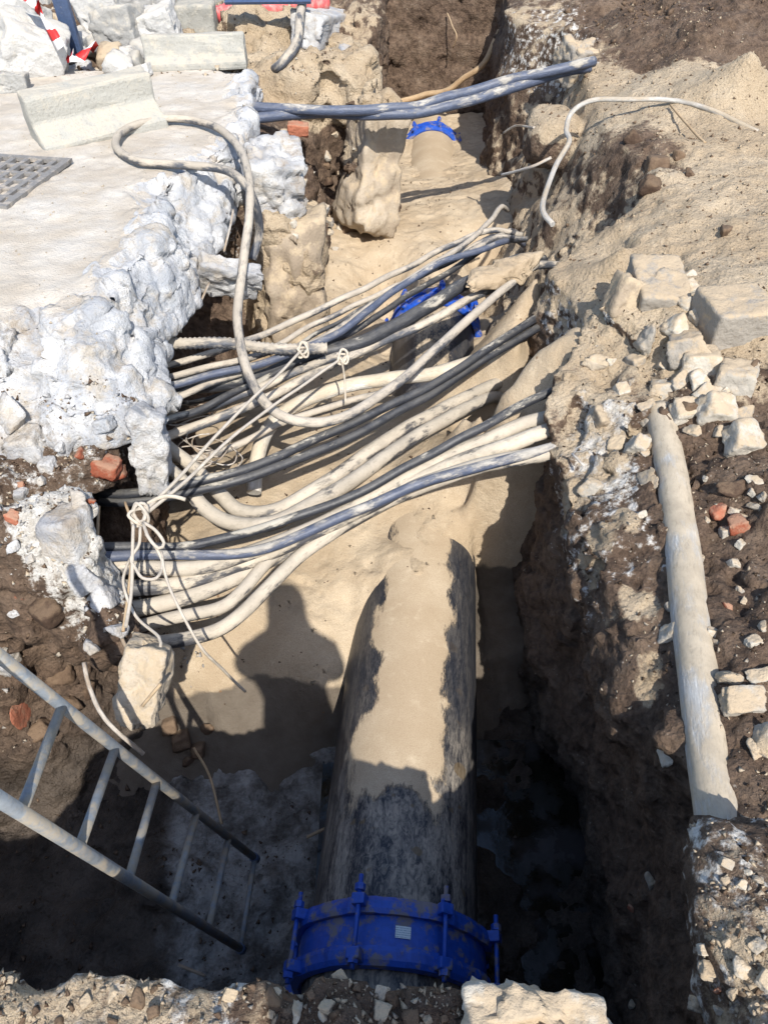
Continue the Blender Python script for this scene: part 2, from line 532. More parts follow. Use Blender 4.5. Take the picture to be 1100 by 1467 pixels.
H_PTS = [(-3, 2.6, -.36), (-1.4, 2.5, -.36), (-1.0, 3.4, -.36), (-1.0, 4.6, -.36), (-3, 5, -.36), (-2.5, 7.0, -.06), (-1.3, 6.6, -.16), (-0.85, 5.6, -.30),
         (-0.75, 6.3, -.28), (-0.55, 6.8, -.30), (-0.5, 7.8, -.10), (-1.6, 8.4, .0), (-4.5, 8, .0), (-4, 11, .1), (-1, 10, .1), (0, 11, .12), (-3.2, 1.2, -.2),
         (-2.5, 0.2, .0), (-1, 0.3, .0), (0, 0.25, -.03), (0.45, 0.3, .0), (0.9, 0.35, .0), (0, -1.5, 0), (2.5, -1, 0), (-2.5, -1.5, 0),
         P3(1050, 1320, -.03), P3(1000, 1295, -.08), P3(1090, 1215, -.24), P3(1030, 1200, -.30), P3(1066, 1110, -.18), P3(1090, 1000, -.22), P3(1038, 900, -.18), P3(1090, 800, -.2),
         P3(1008, 720, -.18), P3(960, 640, -.24), P3(1060, 640, -.14), P3(1010, 560, -.12), P3(1090, 540, -.08),
         P3(905, 560, -.27), P3(880, 650, -.33), P3(900, 760, -.36), P3(925, 900, -.36), P3(955, 1080, -.36),
         P3(960, 470, -.05), P3(930, 400, .0), P3(1060, 410, .03), P3(1000, 330, .03), P3(905, 330, -.02), P3(835, 450, -.26), P3(902, 385, .0), P3(884, 390, -.25), P3(900, 430, -.02), P3(882, 440, -.30), P3(893, 345, 0), P3(876, 345, -.2), P3(888, 290, .02), P3(868, 290, -.14),
         P3(850, 540, -.28), P3(850, 340, -.22), P3(890, 250, .02), P3(930, 200, .10), P3(1080, 250, .05), P3(1000, 170, .12), P3(1090, 170, .10),
         P3(820, 280, -.12), P3(790, 240, -.16), P3(800, 170, -.04), P3(840, 110, .06), P3(930, 100, .14), P3(1050, 120, .15), P3(740, 250, -.28), P3(760, 330, -.32),
         P3(1000, 62, .34), P3(1080, 60, .5), P3(930, 55, .28), P3(1000, 15, .5), P3(900, 70, .2), (3.2, 7.6, .6), (2.6, 9.0, .55), (1.9, 9.4, .25), (4.2, 9.5, .6), (4.4, 6, .15), (3, 3, 0), (2.2, 1, -.1), (1.5, 10.8, .15)]
h_top = RBF(H_PTS)
SAND_M = [(-3, 2.6, .0), (-1.4, 2.5, .0), (-1.0, 4.0, .1), (-1, 6, .35), (-.8, 5.4, .5), (-.5, 6.3, .12), (-.3, 7.2, .8), (-2, 8, .5), (-1, 8.2, .8), (.3, 10.6, .0), (1.3, 9.5, .0),
          (-2.6, .4, .1), (-1, .35, .66), (-.5, .4, .60), (-.35, .45, .58), (-.2, .42, .40), (-.05, .42, .22), (.1, .42, .30), (.3, .3, .66), (.7, .35, .6),
          P3(1050, 1320, 0, .5), P3(1080, 1180, -.2, .1), P3(1060, 1000, -.2, .02), P3(1070, 800, -.2, .0), P3(1000, 700, -.2, .05), P3(1000, 600, -.2, .2), P3(890, 900, -.4, .0),
          P3(880, 560, -.3, .62), P3(870, 700, -.4, .55), P3(905, 800, -.35, .3), P3(1070, 600, -.1, .25), P3(960, 450, 0, .85), P3(1060, 440, 0, .9), P3(900, 350, 0, .9), P3(830, 400, -.3, .9), P3(850, 330, -.2, .6), P3(790, 360, -.3, .9),
          P3(1000, 330, 0, 1), P3(1090, 300, 0, 1), P3(1030, 335, 0, .75), P3(930, 230, 0, .35), P3(900, 205, 0, .3), P3(960, 250, 0, .45), P3(1010, 230, 0, .9),
          P3(880, 270, 0, .7), P3(820, 250, -.1, .8), P3(760, 280, -.2, .85), P3(830, 120, 0, .75), P3(900, 110, .1, .85), P3(1000, 130, .1, .95), P3(1090, 160, .1, .9), P3(1000, 75, .3, .0), P3(1090, 95, .3, .0), P3(930, 60, .3, .0), P3(1060, 112, .2, .45), P3(900, 60, .2, .3), (2.4, 7.9, .0), (3.3, 7.4, .0), (3.0, 9, .0), (1.8, 8.6, .5)]
sand_m = RBF(SAND_M)
VOIDS = [((-1.28, 2.50, -.80), (.50, .27, .27)), ((-1.20, 3.5, -.78), (.42, .75, .36)), ((-1.14, 1.92, -1.16), (.20, .20, .20)), ((-1.05, 4.5, -.8), (.35, .4, .4))]

RIM = [(tuple(at(px, py, z)), r, 2.6) for px, py, z, r in ((866, 470, -.34, (.10, .12, .14)), (856, 545, -.40, (.09, .11, .15)), (862, 632, -.50, (.08, .10, .15)), (876, 700, -.46, (.08, .11, .15)), (890, 790, -.46, (.07, .11, .16)), (905, 560, -.32, (.09, .12, .12)), (915, 650, -.34, (.07, .10, .12)), (905, 480, -.22, (.10, .12, .14)), (808, 690, -.72, (.11, .13, .26)), (824, 755, -.66, (.10, .14, .26)), (855, 830, -.58, (.07, .13, .24)), (885, 920, -.58, (.06, .13, .22)), (915, 1010, -.58, (.06, .13, .2)), (922, 900, -.46, (.05, .10, .12)))]
BUMPS = [(tuple(at(532, 235, -.70)), (.20, .34, .62), 2.6), (tuple(at(415, 420, -.90)), (.25, .26, .66), 4.0), (tuple(at(500, 120, -.20)), (.26, .35, .26), 2.4), (tuple(at(430, 130, -.22)), (.28, .4, .26), 2.4),
         (tuple(at(385, 60, -.10)), (.36, .6, .28), 2.4), (tuple(at(1085, 1350, -.19)), (.13, .20, .17), 3.0), (tuple(at(1110, 1440, -.15)), (.13, .22, .16), 3.0), (tuple(at(790, 195, -.22)), (.20, .3, .20), 2.6), (tuple(at(45, 815, -.56)), (.30, .17, .36), 3.2), (tuple(at(150, 900, -.66)), (.07, .10, .12), 2.5)] + RIM
def soil_field(x0, x1, y0, y1, z0, z1, h):
    xs, ys, zs = np.arange(x0, x1, h), np.arange(y0, y1, h), np.arange(z0, z1, h)
    X, Y = np.meshgrid(xs, ys, indexing='ij')
    ht = h_top(X, Y)
    sd = polysd(TRENCH, X, Y)
    smask = np.clip(sand_m(X, Y), 0, 1)
    front = sstep(-.85, -1.25, X) * sstep(2.6, 2.1, Y)
    slope = .07 - .12 * sstep(3.4, 2.7, Y) * sstep(.3, .6, X) + .36 * front + .24 * sstep(5.0, 6.0, Y) * sstep(8.2, 7.2, Y) * sstep(.2, -.2, X) + .38 * sstep(3.9, 4.6, Y) * sstep(8.4, 7.2, Y) * sstep(.3, .6, X)
    Z = zs[None, None, :].astype(np.float32)
    ht, sd, slope, smask = (a[:, :, None].astype(np.float32) for a in (ht, sd, slope, smask))
    zf = FLOOR_Z + .10 * vgrid(xs, ys, np.array([0.]), .45, 3)
    f = np.maximum((Z - ht) * .85, -np.maximum(sd - (Z - FLOOR_Z) * slope, zf - Z))
    for c, r in VOIDS:
        e = np.sqrt(((X - c[0]) / r[0])[:, :, None] ** 2 + ((Y - c[1]) / r[1])[:, :, None] ** 2 + ((Z - c[2]) / r[2]) ** 2)
        f = np.maximum(f, ((1 - e) * min(r)).astype(np.float32))
    for c, r, e_ in BUMPS:
        e = (np.abs((X - c[0]) / r[0])[:, :, None] ** e_ + np.abs((Y - c[1]) / r[1])[:, :, None] ** e_ + np.abs((Z - c[2]) / r[2]) ** e_) ** (1 / e_)
        f = np.minimum(f, ((e - 1) * min(r)).astype(np.float32))
    rough = 1 - .62 * smask * sstep(-.5, -.2, Z) * (1 - (sstep(5.0, 5.4, Y) * sstep(.3, .0, X))[:, :, None])
    f = f + .09 * vgrid(xs, ys, zs, .33, 7) * (sstep(4.9, 5.4, Y) * sstep(.4, .1, X))[:, :, None]
    f = f + rough * (.055 * vgrid(xs, ys, zs, .42, 0) + .050 * vgrid(xs, ys, zs, .19, 1) + .034 * np.abs(vgrid(xs, ys, zs, .095, 2)) + .018 * vgrid(xs, ys, zs, .048, 4))
    return f.astype(np.float32), (x0, y0, z0), h

SOIL = []
for nm, args in (('soil', (-2.72, 2.6, -1.6, 5.02, -2.02, .34, .0185)), ('soil', (-4.8, 4.8, 4.98, 11.6, -1.95, 1.0, .034))):
    F, o, h = soil_field(*args)
    V, Q = surface_nets(F, o, h)
    del F
    N = vnormals(V, Q)
    amp = 1 - .7 * np.clip(sand_m(V[:, 0], V[:, 1]), 0, 1) * (V[:, 2] > -.35)
    far = sstep(5.0, 5.5, V[:, 1]) * sstep(.4, .0, V[:, 0])
    rim = sstep(.35, .15, np.abs(V[:, 0] - .98)) * sstep(1.6, 2.0, V[:, 1]) * sstep(3.6, 3.2, V[:, 1])
    V = V + N * ((far + .7 * rim) * .045 * facet(V, .21, 8))[:, None]
    V = V + N * (amp * (.014 * facet(V, .10, 4) + .010 * vpt(V, .034, 5) + .006 * vpt(V, .017, 6)))[:, None]
    N = vnormals(V, Q)
    SOIL.append((nm, V, Q, N))

def soil_attrs(V, N):
    x, y, z = V.T
    sm = np.clip(sand_m(x, y), 0, 1)
    sd = polysd(TRENCH, x, y)
    low = sstep(-.35, -.75, z) * (y < 4.2)
    sm = sm * (1 - low) * (.45 + .55 * sstep(.0, .55, N[:, 2]))
    sm = np.where((y > 5.0) & (z < -.45) & (x < .5), sm * .35, sm)
    for c, r, e_ in BUMPS[:5]:
        e = ((x - c[0]) / r[0]) ** 2 + ((y - c[1]) / r[1]) ** 2 + ((z - c[2]) / r[2]) ** 2
        sm = np.maximum(sm, sstep(2.2, 1.3, e) * .80)
    for c, r, e_ in RIM:
        e = ((x - c[0]) / r[0]) ** 2 + ((y - c[1]) / r[1]) ** 2 + ((z - c[2]) / r[2]) ** 2
        sm = np.maximum(sm, sstep(2.0, 1.2, e) * .62 * sstep(-.85, -.5, z))
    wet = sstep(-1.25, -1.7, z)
    silt = sstep(-1.50, -1.68, z) * sstep(.55, .25, x) * sstep(-1.15, -.7, x + .25 * (y - 1.1)) * 1.1
    wm = np.zeros(len(V))
    # lime and mortar in the bank under the pavement, rubble edge of the right bank, near lip
    wm += .42 * sstep(-.85, -1.0, x) * sstep(1.7, 2.2, y) * sstep(5.6, 5.0, y) * sstep(-1.0, -.5, z)
    wm += .40 * sstep(.66, .74, x) * sstep(1.5, 1.9, y) * sstep(2.8, 2.6, y) * sstep(1.05, .95, x) * sstep(-1.0, -.6, z)
    wm += .50 * sstep(.75, .9, x) * sstep(2.0, 2.7, y) * sstep(4.6, 4.0, y) * sstep(1.25, 1.0, x) * sstep(-.9, -.4, z)
    wm += .48 * sstep(-.12, -.3, x) * sstep(.62, .5, y) * sstep(-.2, -.1, z)
    wm += .44 * sstep(.58, .66, x) * sstep(.95, .80, y) * sstep(-.5, -.2, z)
    wm += .45 * sstep(6.0, 6.4, y) * sstep(.9, 1.1, x) * sstep(2.0, 1.6, x) * sstep(-.6, -.2, z) * sstep(9, 8, y)
    wm += .55 * sstep(.27, .12, np.sqrt((x + 1.17) ** 2 + (y - 2.05) ** 2)) * sstep(-1.0, -.8, z)
    red = .30 * sstep(-.8, -1.0, x) * sstep(1.2, 1.6, y) * sstep(3.0, 2.6, y) * sstep(-1.2, -.6, z)
    return {'sandm': sm, 'whitem': wm, 'wetm': wet, 'redm': red, 'silt': silt}

soil_obj = []
for nm, V, Q, N in SOIL:
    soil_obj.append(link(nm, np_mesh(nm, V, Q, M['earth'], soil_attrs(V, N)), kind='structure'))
soil = soil_obj[0]

# the ground goes on round the dig
fr = []
outer, inner = 400.0, None
bx = [(-outer, -outer, outer, -1.55), (-outer, 11.5, outer, outer), (-outer, -1.55, -4.75, 11.5), (4.75, -1.55, outer, 11.5), (-4.75, -1.55, -2.68, 5.02), (2.56, -1.55, 4.75, 5.02)]
gv, gq = [], []
for a, b, c, d in bx:
    n = len(gv)
    gv += [(a, b, -.02), (c, b, -.02), (c, d, -.02), (a, d, -.02)]
    gq.append([n, n + 1, n + 2, n + 3])
gv = np.array(gv)
link('ground', np_mesh('ground', gv, np.array(gq), M['earth'], {'sandm': np.full(len(gv), .6)}), kind='structure')

# pavement: a thick concrete slab broken off along the trench
SLAB = [(-5.2, 2.2), (-2.3, 2.62), (-1.75, 2.72), (-1.55, 3.0), (-1.28, 2.86), (-1.22, 3.12), (-1.24, 3.42), (-1.16, 3.8), (-1.20, 4.15), (-1.26, 4.5), (-1.10, 4.9), (-1.0, 5.25), (-.93, 5.9), (-1.02, 6.4), (-1.1, 6.9), (-1.2, 7.25), (-5.2, 7.5)]
def slab_mesh():
    h = .0140
    xs, ys, zs = np.arange(-4.75, -.6, h), np.arange(2.0, 7.6, h), np.arange(-.62, .10, h)
    X, Y = np.meshgrid(xs, ys, indexing='ij')
    sd = polysd(SLAB, X, Y)
    spread = .17 + .15 * sstep(3.2, 2.9, Y) + .05 * np.sin(X * 9 + Y * 5) - .10 * sstep(4.9, 5.6, Y)
    thick = .36 + .04 * sstep(-1.45, -1.1, X) * sstep(3.0, 2.6, Y) - .10 * sstep(5.0, 6.0, Y)
    sd, spread, thick = (a[:, :, None].astype(np.float32) for a in (sd, spread, thick))
    Z = zs[None, None, :].astype(np.float32)
    dep = np.clip(-Z / .30, 0, 1)
    dep = .72 * dep + .28 * (np.floor(dep * 2.5 + .6 * vgrid(xs, ys, zs, .45, 17)) / 2.5)
    edge = sd - spread * dep
    rel = .012 * vgrid(xs, ys, np.array([0.]), .5, 9) + .006 * vgrid(xs, ys, np.array([0.]), .09, 10)
    f = np.maximum(np.maximum(Z - rel, edge * .8), -thick - Z)
    k = sstep(-.30, -.02, sd)
    crack = np.abs(vgrid(xs, ys, zs, .26, 11))
    f = f + k * (.040 * vgrid(xs, ys, zs, .40, 12) + .015 * crack)
    V, Q = surface_nets(f.astype(np.float32), (xs[0], ys[0], zs[0]), h)
    N = vnormals(V, Q)
    dsp = .050 * facet(V, .30, 1) + .022 * facet(V, .13, 2) + .008 * facet(V, .05, 3)
    V = V + N * (dsp * sstep(-.25, -.03, polysd(SLAB, V[:, 0], V[:, 1])))[:, None]
    V[:, 2] += .004 * vpt(V, .05, 18)
    N = vnormals(V, Q)
    sdv = polysd(SLAB, V[:, 0], V[:, 1])
    dust = np.maximum(sstep(.80, .97, N[:, 2]), .55 * sstep(.45, .85, N[:, 2]) * sstep(-.1, .25, vpt(V, .5, 19))) * sstep(-.12, -.03, V[:, 2]) * (.35 + .65 * sstep(.0, -.22, sdv)) * 1.0
    return V, Q, dust
SV, SQ, sdust = slab_mesh()
slab = link('pavement', np_mesh('pavement', SV, SQ, M['concrete'], {'dust': sdust}, smooth=False), kind='structure')

# sand bedding thrown over the pipe
S_PTS = [P3(*p) for p in [(620, 245, -1.22), (705, 262, -1.08), (660, 275, -1.10), (560, 300, -1.14), (500, 380, -1.18), (470, 440, -1.24), (560, 350, -1.14), (660, 325, -1.10), (700, 300, -1.04), (615, 372, -1.11), (650, 360, -1.10), (600, 330, -1.10),
         (520, 440, -1.24), (500, 500, -1.32), (548, 420, -1.42), (552, 465, -1.56), (545, 510, -1.54), (585, 392, -1.22), (625, 388, -1.14), (620, 535, -1.50), (700, 460, -1.58), (730, 430, -1.5), (690, 410, -1.5), (560, 560, -1.36), (640, 560, -1.30),
         (330, 640, -1.22), (300, 560, -1.3), (430, 600, -1.2), (430, 680, -1.16), (550, 650, -1.16), (350, 720, -1.14),
         (770, 385, -.32), (800, 420, -.25), (828, 500, -.22), (850, 470, -.22), (780, 440, -.32), (815, 450, -.24), (745, 460, -.48), (700, 480, -1.5), (730, 440, -1.3), (770, 500, -.32), (800, 500, -.26), (740, 520, -.42), (720, 550, -.49), (692, 572, -.58), (665, 592, -.72), (640, 612, -1.0), (800, 600, -.42), (745, 595, -.48), (700, 615, -.62), (830, 560, -.32), (690, 645, -.90), (600, 660, -1.05), (740, 640, -.75),
         (800, 645, -.72), (690, 690, -1.32), (720, 680, -1.45), (760, 670, -1.35), (790, 690, -1.7), (740, 720, -1.75), (700, 760, -1.62), (740, 900, -1.95), (685, 800, -1.42), (600, 720, -1.17), (560, 760, -1.22), (650, 760, -1.21), (668, 735, -1.22), (440, 800, -1.26), (610, 780, -1.18), (600, 820, -1.17), (640, 800, -1.22), (540, 840, -1.24), (500, 880, -1.36), (690, 850, -1.52), (330, 930, -1.34), (450, 900, -1.34), (270, 960, -1.36), (300, 850, -1.2),
         (300, 1000, -1.50), (460, 980, -1.48), (420, 1040, -1.74), (300, 1050, -1.78), (690, 930, -1.60), (800, 1000, -1.95), (690, 1050, -1.9), (480, 1100, -1.95), (300, 1150, -2.0)]]
S_PTS += [(.55, 9.3, -1.3), (1.2, 9.2, -1.25), (.1, 9.0, -1.3), (.6, 10.4, -1.25), (.0, 1.0, -2.1), (-1.2, 1.6, -2.0), (-1.5, 3, -1.3), (1.1, 6.5, -1.0), (1.2, 7.6, -1.0), (-.4, 7, -1.1)]
s_h = RBF(S_PTS)
h = .016
xs, ys = np.arange(-1.6, 1.45, h), np.arange(1.3, 10.3, h)
X, Y = np.meshgrid(xs, ys, indexing='ij')
Pn = np.stack([X.ravel(), Y.ravel(), np.zeros(X.size)], 1)
dig = np.minimum(0, facet(Pn, .30, 6) - .25) * sstep(-.1, .5, vpt(Pn, .8, 24))
Zs = s_h(X, Y) + (.024 * vpt(Pn, .5, 20) + .016 * vpt(Pn, .17, 21) + .009 * vpt(Pn, .06, 22) + .005 * vpt(Pn, .025, 23) + .022 * dig).reshape(X.shape)
cut = sstep(.45, .55, X + .06 * vpt(Pn, .2, 25).reshape(X.shape)) * sstep(3.02, 2.86, Y + .05 * vpt(Pn, .15, 26).reshape(X.shape))
Zs = Zs * (1 - cut) + np.minimum(Zs, -1.66) * cut
idx = np.arange(X.size).reshape(X.shape)
SQd = np.stack([idx[:-1, :-1], idx[1:, :-1], idx[1:, 1:], idx[:-1, 1:]], -1).reshape(-1, 4)
SVd = np.stack([X.ravel(), Y.ravel(), Zs.ravel()], 1)
keep = (SVd[SQd][:, :, 2].max(1) > -1.93)
SQd = SQd[keep]
sandwet = sstep(-1.36, -1.62, SVd[:, 2]) * (SVd[:, 1] < 3.4)
sand = link('sand', np_mesh('sand', SVd, SQd, M['sand'], {'wetm': sandwet}), kind='structure')

# silty water standing in the deepest part of the pit
k = NT('muddy_water')
wcol = k.mix(k.ramp(k.noise(3.5, 5), 0.45, 0.62), (0.012, 0.011, 0.007), (0.05, 0.045, 0.045))
k.out(wcol, k.ramp(k.noise(6, 6), .45, .65, .06, .5), k.bump(k.noise(25, 5), .12, .01), spec=.5)
wv, wq = [], []
nx, ny = 60, 60
for i in range(nx + 1):
    for j in range(ny + 1):
        wv.append((-.3 + 1.5 * i / nx, .45 + 1.6 * j / ny, -1.835))
for i in range(nx):
    for j in range(ny):
        a = i * (ny + 1) + j
        wq.append((a, a + ny + 1, a + ny + 2, a + 1))
link('water', np_mesh('water', np.array(wv), np.array(wq), k.m), kind='structure')

# search tree over the built terrain, used to rest things on it
tv, tq, nb = [], [], 0
for V, Q in [(SOIL[0][1], SOIL[0][2]), (SOIL[1][1], SOIL[1][2]), (SV, SQ), (SVd, SQd)]:
    tv.append(V)
    tq.append(Q + nb)
    nb += len(V)
BVH = BVHTree.FromPolygons(np.concatenate(tv).tolist(), np.concatenate(tq).tolist())
del tv, tq
def hit(px, py):
    r = ray(px, py).normalized()
    p, n, i, d = BVH.ray_cast(Vector((0, 0, CAM_H)), r, 40)
    return p, n, d
def drop(x, y, z=3.0):
    p, n, i, d = BVH.ray_cast(Vector((x, y, z)), Vector((0, 0, -1)), 10)
    return p

# ------------------------------------------------------------------ shapes
def tube_data(pts, r, nseg=10, step=.025, wob=.0, closed_ends=True, corr=0.0):
    P = [Vector(p) for p in pts]
    E_ = [P[0] * 2 - P[1]] + P + [P[-1] * 2 - P[-2]]
    out = []
    for i in range(1, len(E_) - 2):
        p0, p1, p2, p3 = E_[i - 1:i + 3]
        n = max(2, int((p2 - p1).length / step))
        for j in range(n):
            t = j / n
            out.append(.5 * ((2 * p1) + (p2 - p0) * t + (2 * p0 - 5 * p1 + 4 * p2 - p3) * t * t + (3 * p1 - p0 - 3 * p2 + p3) * t ** 3))
    out.append(P[-1])
    C = np.array([tuple(q) for q in out])
    if wob:
        C = C + wob * np.stack([vpt(C, .22, 30), vpt(C, .22, 31), vpt(C, .22, 32)], 1)
    T = np.gradient(C, axis=0)
    T /= np.linalg.norm(T, axis=1, keepdims=True) + 1e-9
    S = np.concatenate([[0], np.cumsum(np.linalg.norm(np.diff(C, axis=0), axis=1))])
    u = np.cross(T[0], [0.13, 0.2, 1.0])
    u /= np.linalg.norm(u)
    V, TC = [], []
    for i in range(len(C)):
        u = u - T[i] * (u @ T[i])
        u /= np.linalg.norm(u)
        v = np.cross(T[i], u)
        rr = r * (1 + (corr * (1 if (i % 2) else -1)))
        for j in range(nseg):
            a = 2 * math.pi * j / nseg
            V.append(C[i] + rr * (math.cos(a) * u + math.sin(a) * v))
            TC.append((S[i] + C[0][0] * 3.3, r * math.cos(a), r * math.sin(a)))
    F = []
    n = len(C)
    for i in range(n - 1):
        for j in range(nseg):
            F.append((i * nseg + j, i * nseg + (j + 1) % nseg, (i + 1) * nseg + (j + 1) % nseg, (i + 1) * nseg + j))
    if closed_ends:
        F.append(tuple(range(nseg))[::-1])
        F.append(tuple((n - 1) * nseg + j for j in range(nseg)))
    return V, F, TC

def pmesh(name, V, F, mat, attrs=None, smooth=True):
    me = bpy.data.meshes.new(name)
    me.from_pydata([tuple(v) for v in V], [], F)
    me.update()
    if smooth:
        me.polygons.foreach_set('use_smooth', [len(f) <= 4 for f in F])
    for an, av in (attrs or {}).items():
        av = np.asarray(av, np.float32)
        if av.ndim == 1:
            a = me.attributes.new(an, 'FLOAT', 'POINT')
            a.data.foreach_set('value', av)
        else:
            a = me.attributes.new(an, 'FLOAT_VECTOR', 'POINT')
            a.data.foreach_set('vector', av.ravel())
    me.materials.append(mat)
    return me

def fillz(pts):
    """points (px, py[, z]); a missing z is interpolated along the list"""
    ks = [i for i, p in enumerate(pts) if len(p) == 3]
    zs = np.interp(range(len(pts)), ks, [pts[i][2] for i in ks])
    return [at(p[0], p[1], z) for p, z in zip(pts, zs)]

def tube(name, pts, r, mat, label=None, cat=None, group=None, parent=None, wob=.008, nseg=10, corr=0.0, step=.025):
    V, F, TC = tube_data(pts, r, nseg, wob=wob, corr=corr, step=step)
    o = link(name, pmesh(name, V, F, M[mat], {'tc': TC}), parent)
    if label:
        tag(o, label, cat, group)
    return o

def ico(sub):
    bm = bmesh.new()
    bmesh.ops.create_icosphere(bm, subdivisions=sub, radius=1)
    V = np.array([v.co[:] for v in bm.verts])
    F = [tuple(v.index for v in f.verts) for f in bm.faces]
    bm.free()
    return V / np.linalg.norm(V, axis=1, keepdims=True), F
ICO = {k_: ico(k_) for k_ in (1, 2, 3, 4, 5)}

def rock_mesh(name, mat, seed, dims=(1, 1, 1), sub=4, nplanes=14, rough=.06, boxy=0.0, sharp=28):
    """a stone cut by random planes, then weathered; dims = full size in metres"""
    R = np.random.RandomState(seed)
    D, F = ICO[sub]
    n = R.normal(size=(nplanes, 3))
    n /= np.linalg.norm(n, axis=1, keepdims=True)
    hgt = R.uniform(.72, 1.0, nplanes)
    if boxy:
        bn = np.concatenate([np.eye(3), -np.eye(3)]) + R.normal(size=(6, 3)) * .10 * (1.2 - boxy)
        bn /= np.linalg.norm(bn, axis=1, keepdims=True)
        n = np.concatenate([bn, n])
        hgt = np.concatenate([np.full(6, .62), hgt * (1 + .45 * boxy)])
    q = np.maximum(D @ n.T, 1e-3) / hgt
    r = 1 / (np.sum(q ** sharp, axis=1) ** (1 / sharp))
    V = D * r[:, None]
    V = V / (np.abs(V).max(0)) * (np.array(dims) / 2)
    if rough:
        s = float(np.mean(dims))
        V = V + D * (s * rough * .9 * facet(V + R.uniform(0, 9, 3), s * .30, 5))[:, None]
        o = R.uniform(0, 20, 3)
        V = V + D * (s * rough * (.6 * vpt(V + o, s * .35, 1) + .4 * vpt(V + o, s * .16, 2) + .4 * vpt(V + o, s * .07, 3)))[:, None]
    return pmesh(name, V, F, mat, smooth=(sub >= 3))

def place(name, me, p, rot=(0, 0, 0), scale=(1, 1, 1), parent=None):
    o = link(name, me, parent)
    o.location = p
    o.rotation_euler = rot
    o.scale = scale
    return o

# ------------------------------------------------------------------ water main: pipe lengths and blue couplings
PR = .315
def pipe_len(name, a, b, label):
    a, b = Vector(a), Vector(b)
    L = (b - a).length
    t = (b - a) / L
    side = t.cross(Vector((0, 0, 1))).normalized()
    up = side.cross(t)
    n, ns = int(L / .04), 72
    V, F, TC, cov, film = [], [], [], [], []
    for i in range(n + 1):
        c = a + t * (L * i / n)
        for j in range(ns):
            an = 2 * math.pi * j / ns
            w = side * math.cos(an) + up * math.sin(an)
            p = c + w * PR
            V.append(p)
            TC.append((c.y, w.x * PR, w.z))
    VV = np.array([tuple(p) for p in V])
    T = np.array(TC)
    wob = .10 * vpt(VV, .12, 40) + .06 * vpt(VV, .05, 41)
    cov = sstep(.70 - .25 * sstep(1.9, 1.6, T[:, 0]) * (T[:, 1] < 0), 1.0, T[:, 2] + wob) * sstep(1.28, 1.55, T[:, 0] + .25 * np.abs(T[:, 1]) + wob) * sstep(3.6, 3.0, T[:, 0])
    cov = np.maximum(cov, .55 * sstep(.75, .97, T[:, 2]) * sstep(4.0, 4.6, T[:, 0]))
    cov = np.maximum(cov, sstep(.15, .7, T[:, 2] + wob) * sstep(7.5, 8.0, T[:, 0]))
    film = (.30 + .70 * sstep(-.1, .75, T[:, 2])) * (1 - .8 * sstep(1.45, 1.9, T[:, 0] + wob))
    for i in range(n):
        for j in range(ns):
            F.append((i * ns + j, i * ns + (j + 1) % ns, (i + 1) * ns + (j + 1) % ns, (i + 1) * ns + j))
    o = link(name, pmesh(name, V, F, M['pipe'], {'tc': TC, 'cover': cov, 'film': film}))
    return tag(o, label, 'pipe')
J = [(-.035, -.1, -1.50), (.028, .93, -1.50), (.405, 5.45, -1.50), (.565, 9.62, -1.50), (.60, 10.9, -1.50)]
pipe_len('water_pipe', J[0], (.024, .90, -1.50), 'dark pipe end going under the near edge of the pit')
pipe_len('water_pipe', (.030, .96, -1.50), (.400, 5.42, -1.50), 'black plastic pipe with sand caked on top, emerging from the sand slope')
pipe_len('water_pipe', (.408, 5.48, -1.50), (.563, 9.59, -1.50), 'pipe length buried under sand between the two farther blue couplings')
pipe_len('water_pipe', (.566, 9.65, -1.50), J[4], 'pipe entering the brown soil wall at the trench end')

def ring_mesh(name, prof, ns, mat, scallop=None):
    """revolve (y, r) profile about Y"""
    V, F = [], []
    m = len(prof)
    for j in range(ns):
        a = 2 * math.pi * j / ns
        for (y, r) in prof:
            if scallop:
                r = scallop(a, y, r)
            V.append((r * math.sin(a), y, r * math.cos(a)))
    for j in range(ns):
        for i in range(m):
            F.append((j * m + i, j * m + (i + 1) % m, ((j + 1) % ns) * m + (i + 1) % m, ((j + 1) % ns) * m + i))
    return pmesh(name, V, F, M[mat], smooth=False)

def box_faces(c, ax, ay, az):
    c, ax, ay, az = map(Vector, (c, ax, ay, az))
    V = [c + ax * i + ay * j + az * k_ for i in (-1, 1) for j in (-1, 1) for k_ in (-1, 1)]
    F = [(0, 1, 3, 2), (4, 6, 7, 5), (0, 4, 5, 1), (2, 3, 7, 6), (0, 2, 6, 4), (1, 5, 7, 3)]
    return V, F

def bevel_me(me, w, seg=2):
    bm = bmesh.new()
    bm.from_mesh(me)
    bmesh.ops.recalc_face_normals(bm, faces=bm.faces)
    bmesh.ops.bevel(bm, geom=list(bm.edges), offset=w, segments=seg, affect='EDGES', profile=.6)
    bm.to_mesh(me)
    bm.free()
    return me

def cyl(a, b, r, ns=10):
    a, b = Vector(a), Vector(b)
    t = (b - a).normalized()
    u = t.orthogonal().normalized()
    v = t.cross(u)
    V = [p + (u * math.cos(2 * math.pi * j / ns) + v * math.sin(2 * math.pi * j / ns)) * r for p in (a, b) for j in range(ns)]
    F = [(j, (j + 1) % ns, ns + (j + 1) % ns, ns + j) for j in range(ns)] + [tuple(range(ns))[::-1], tuple(range(ns, 2 * ns))]
    return V, F

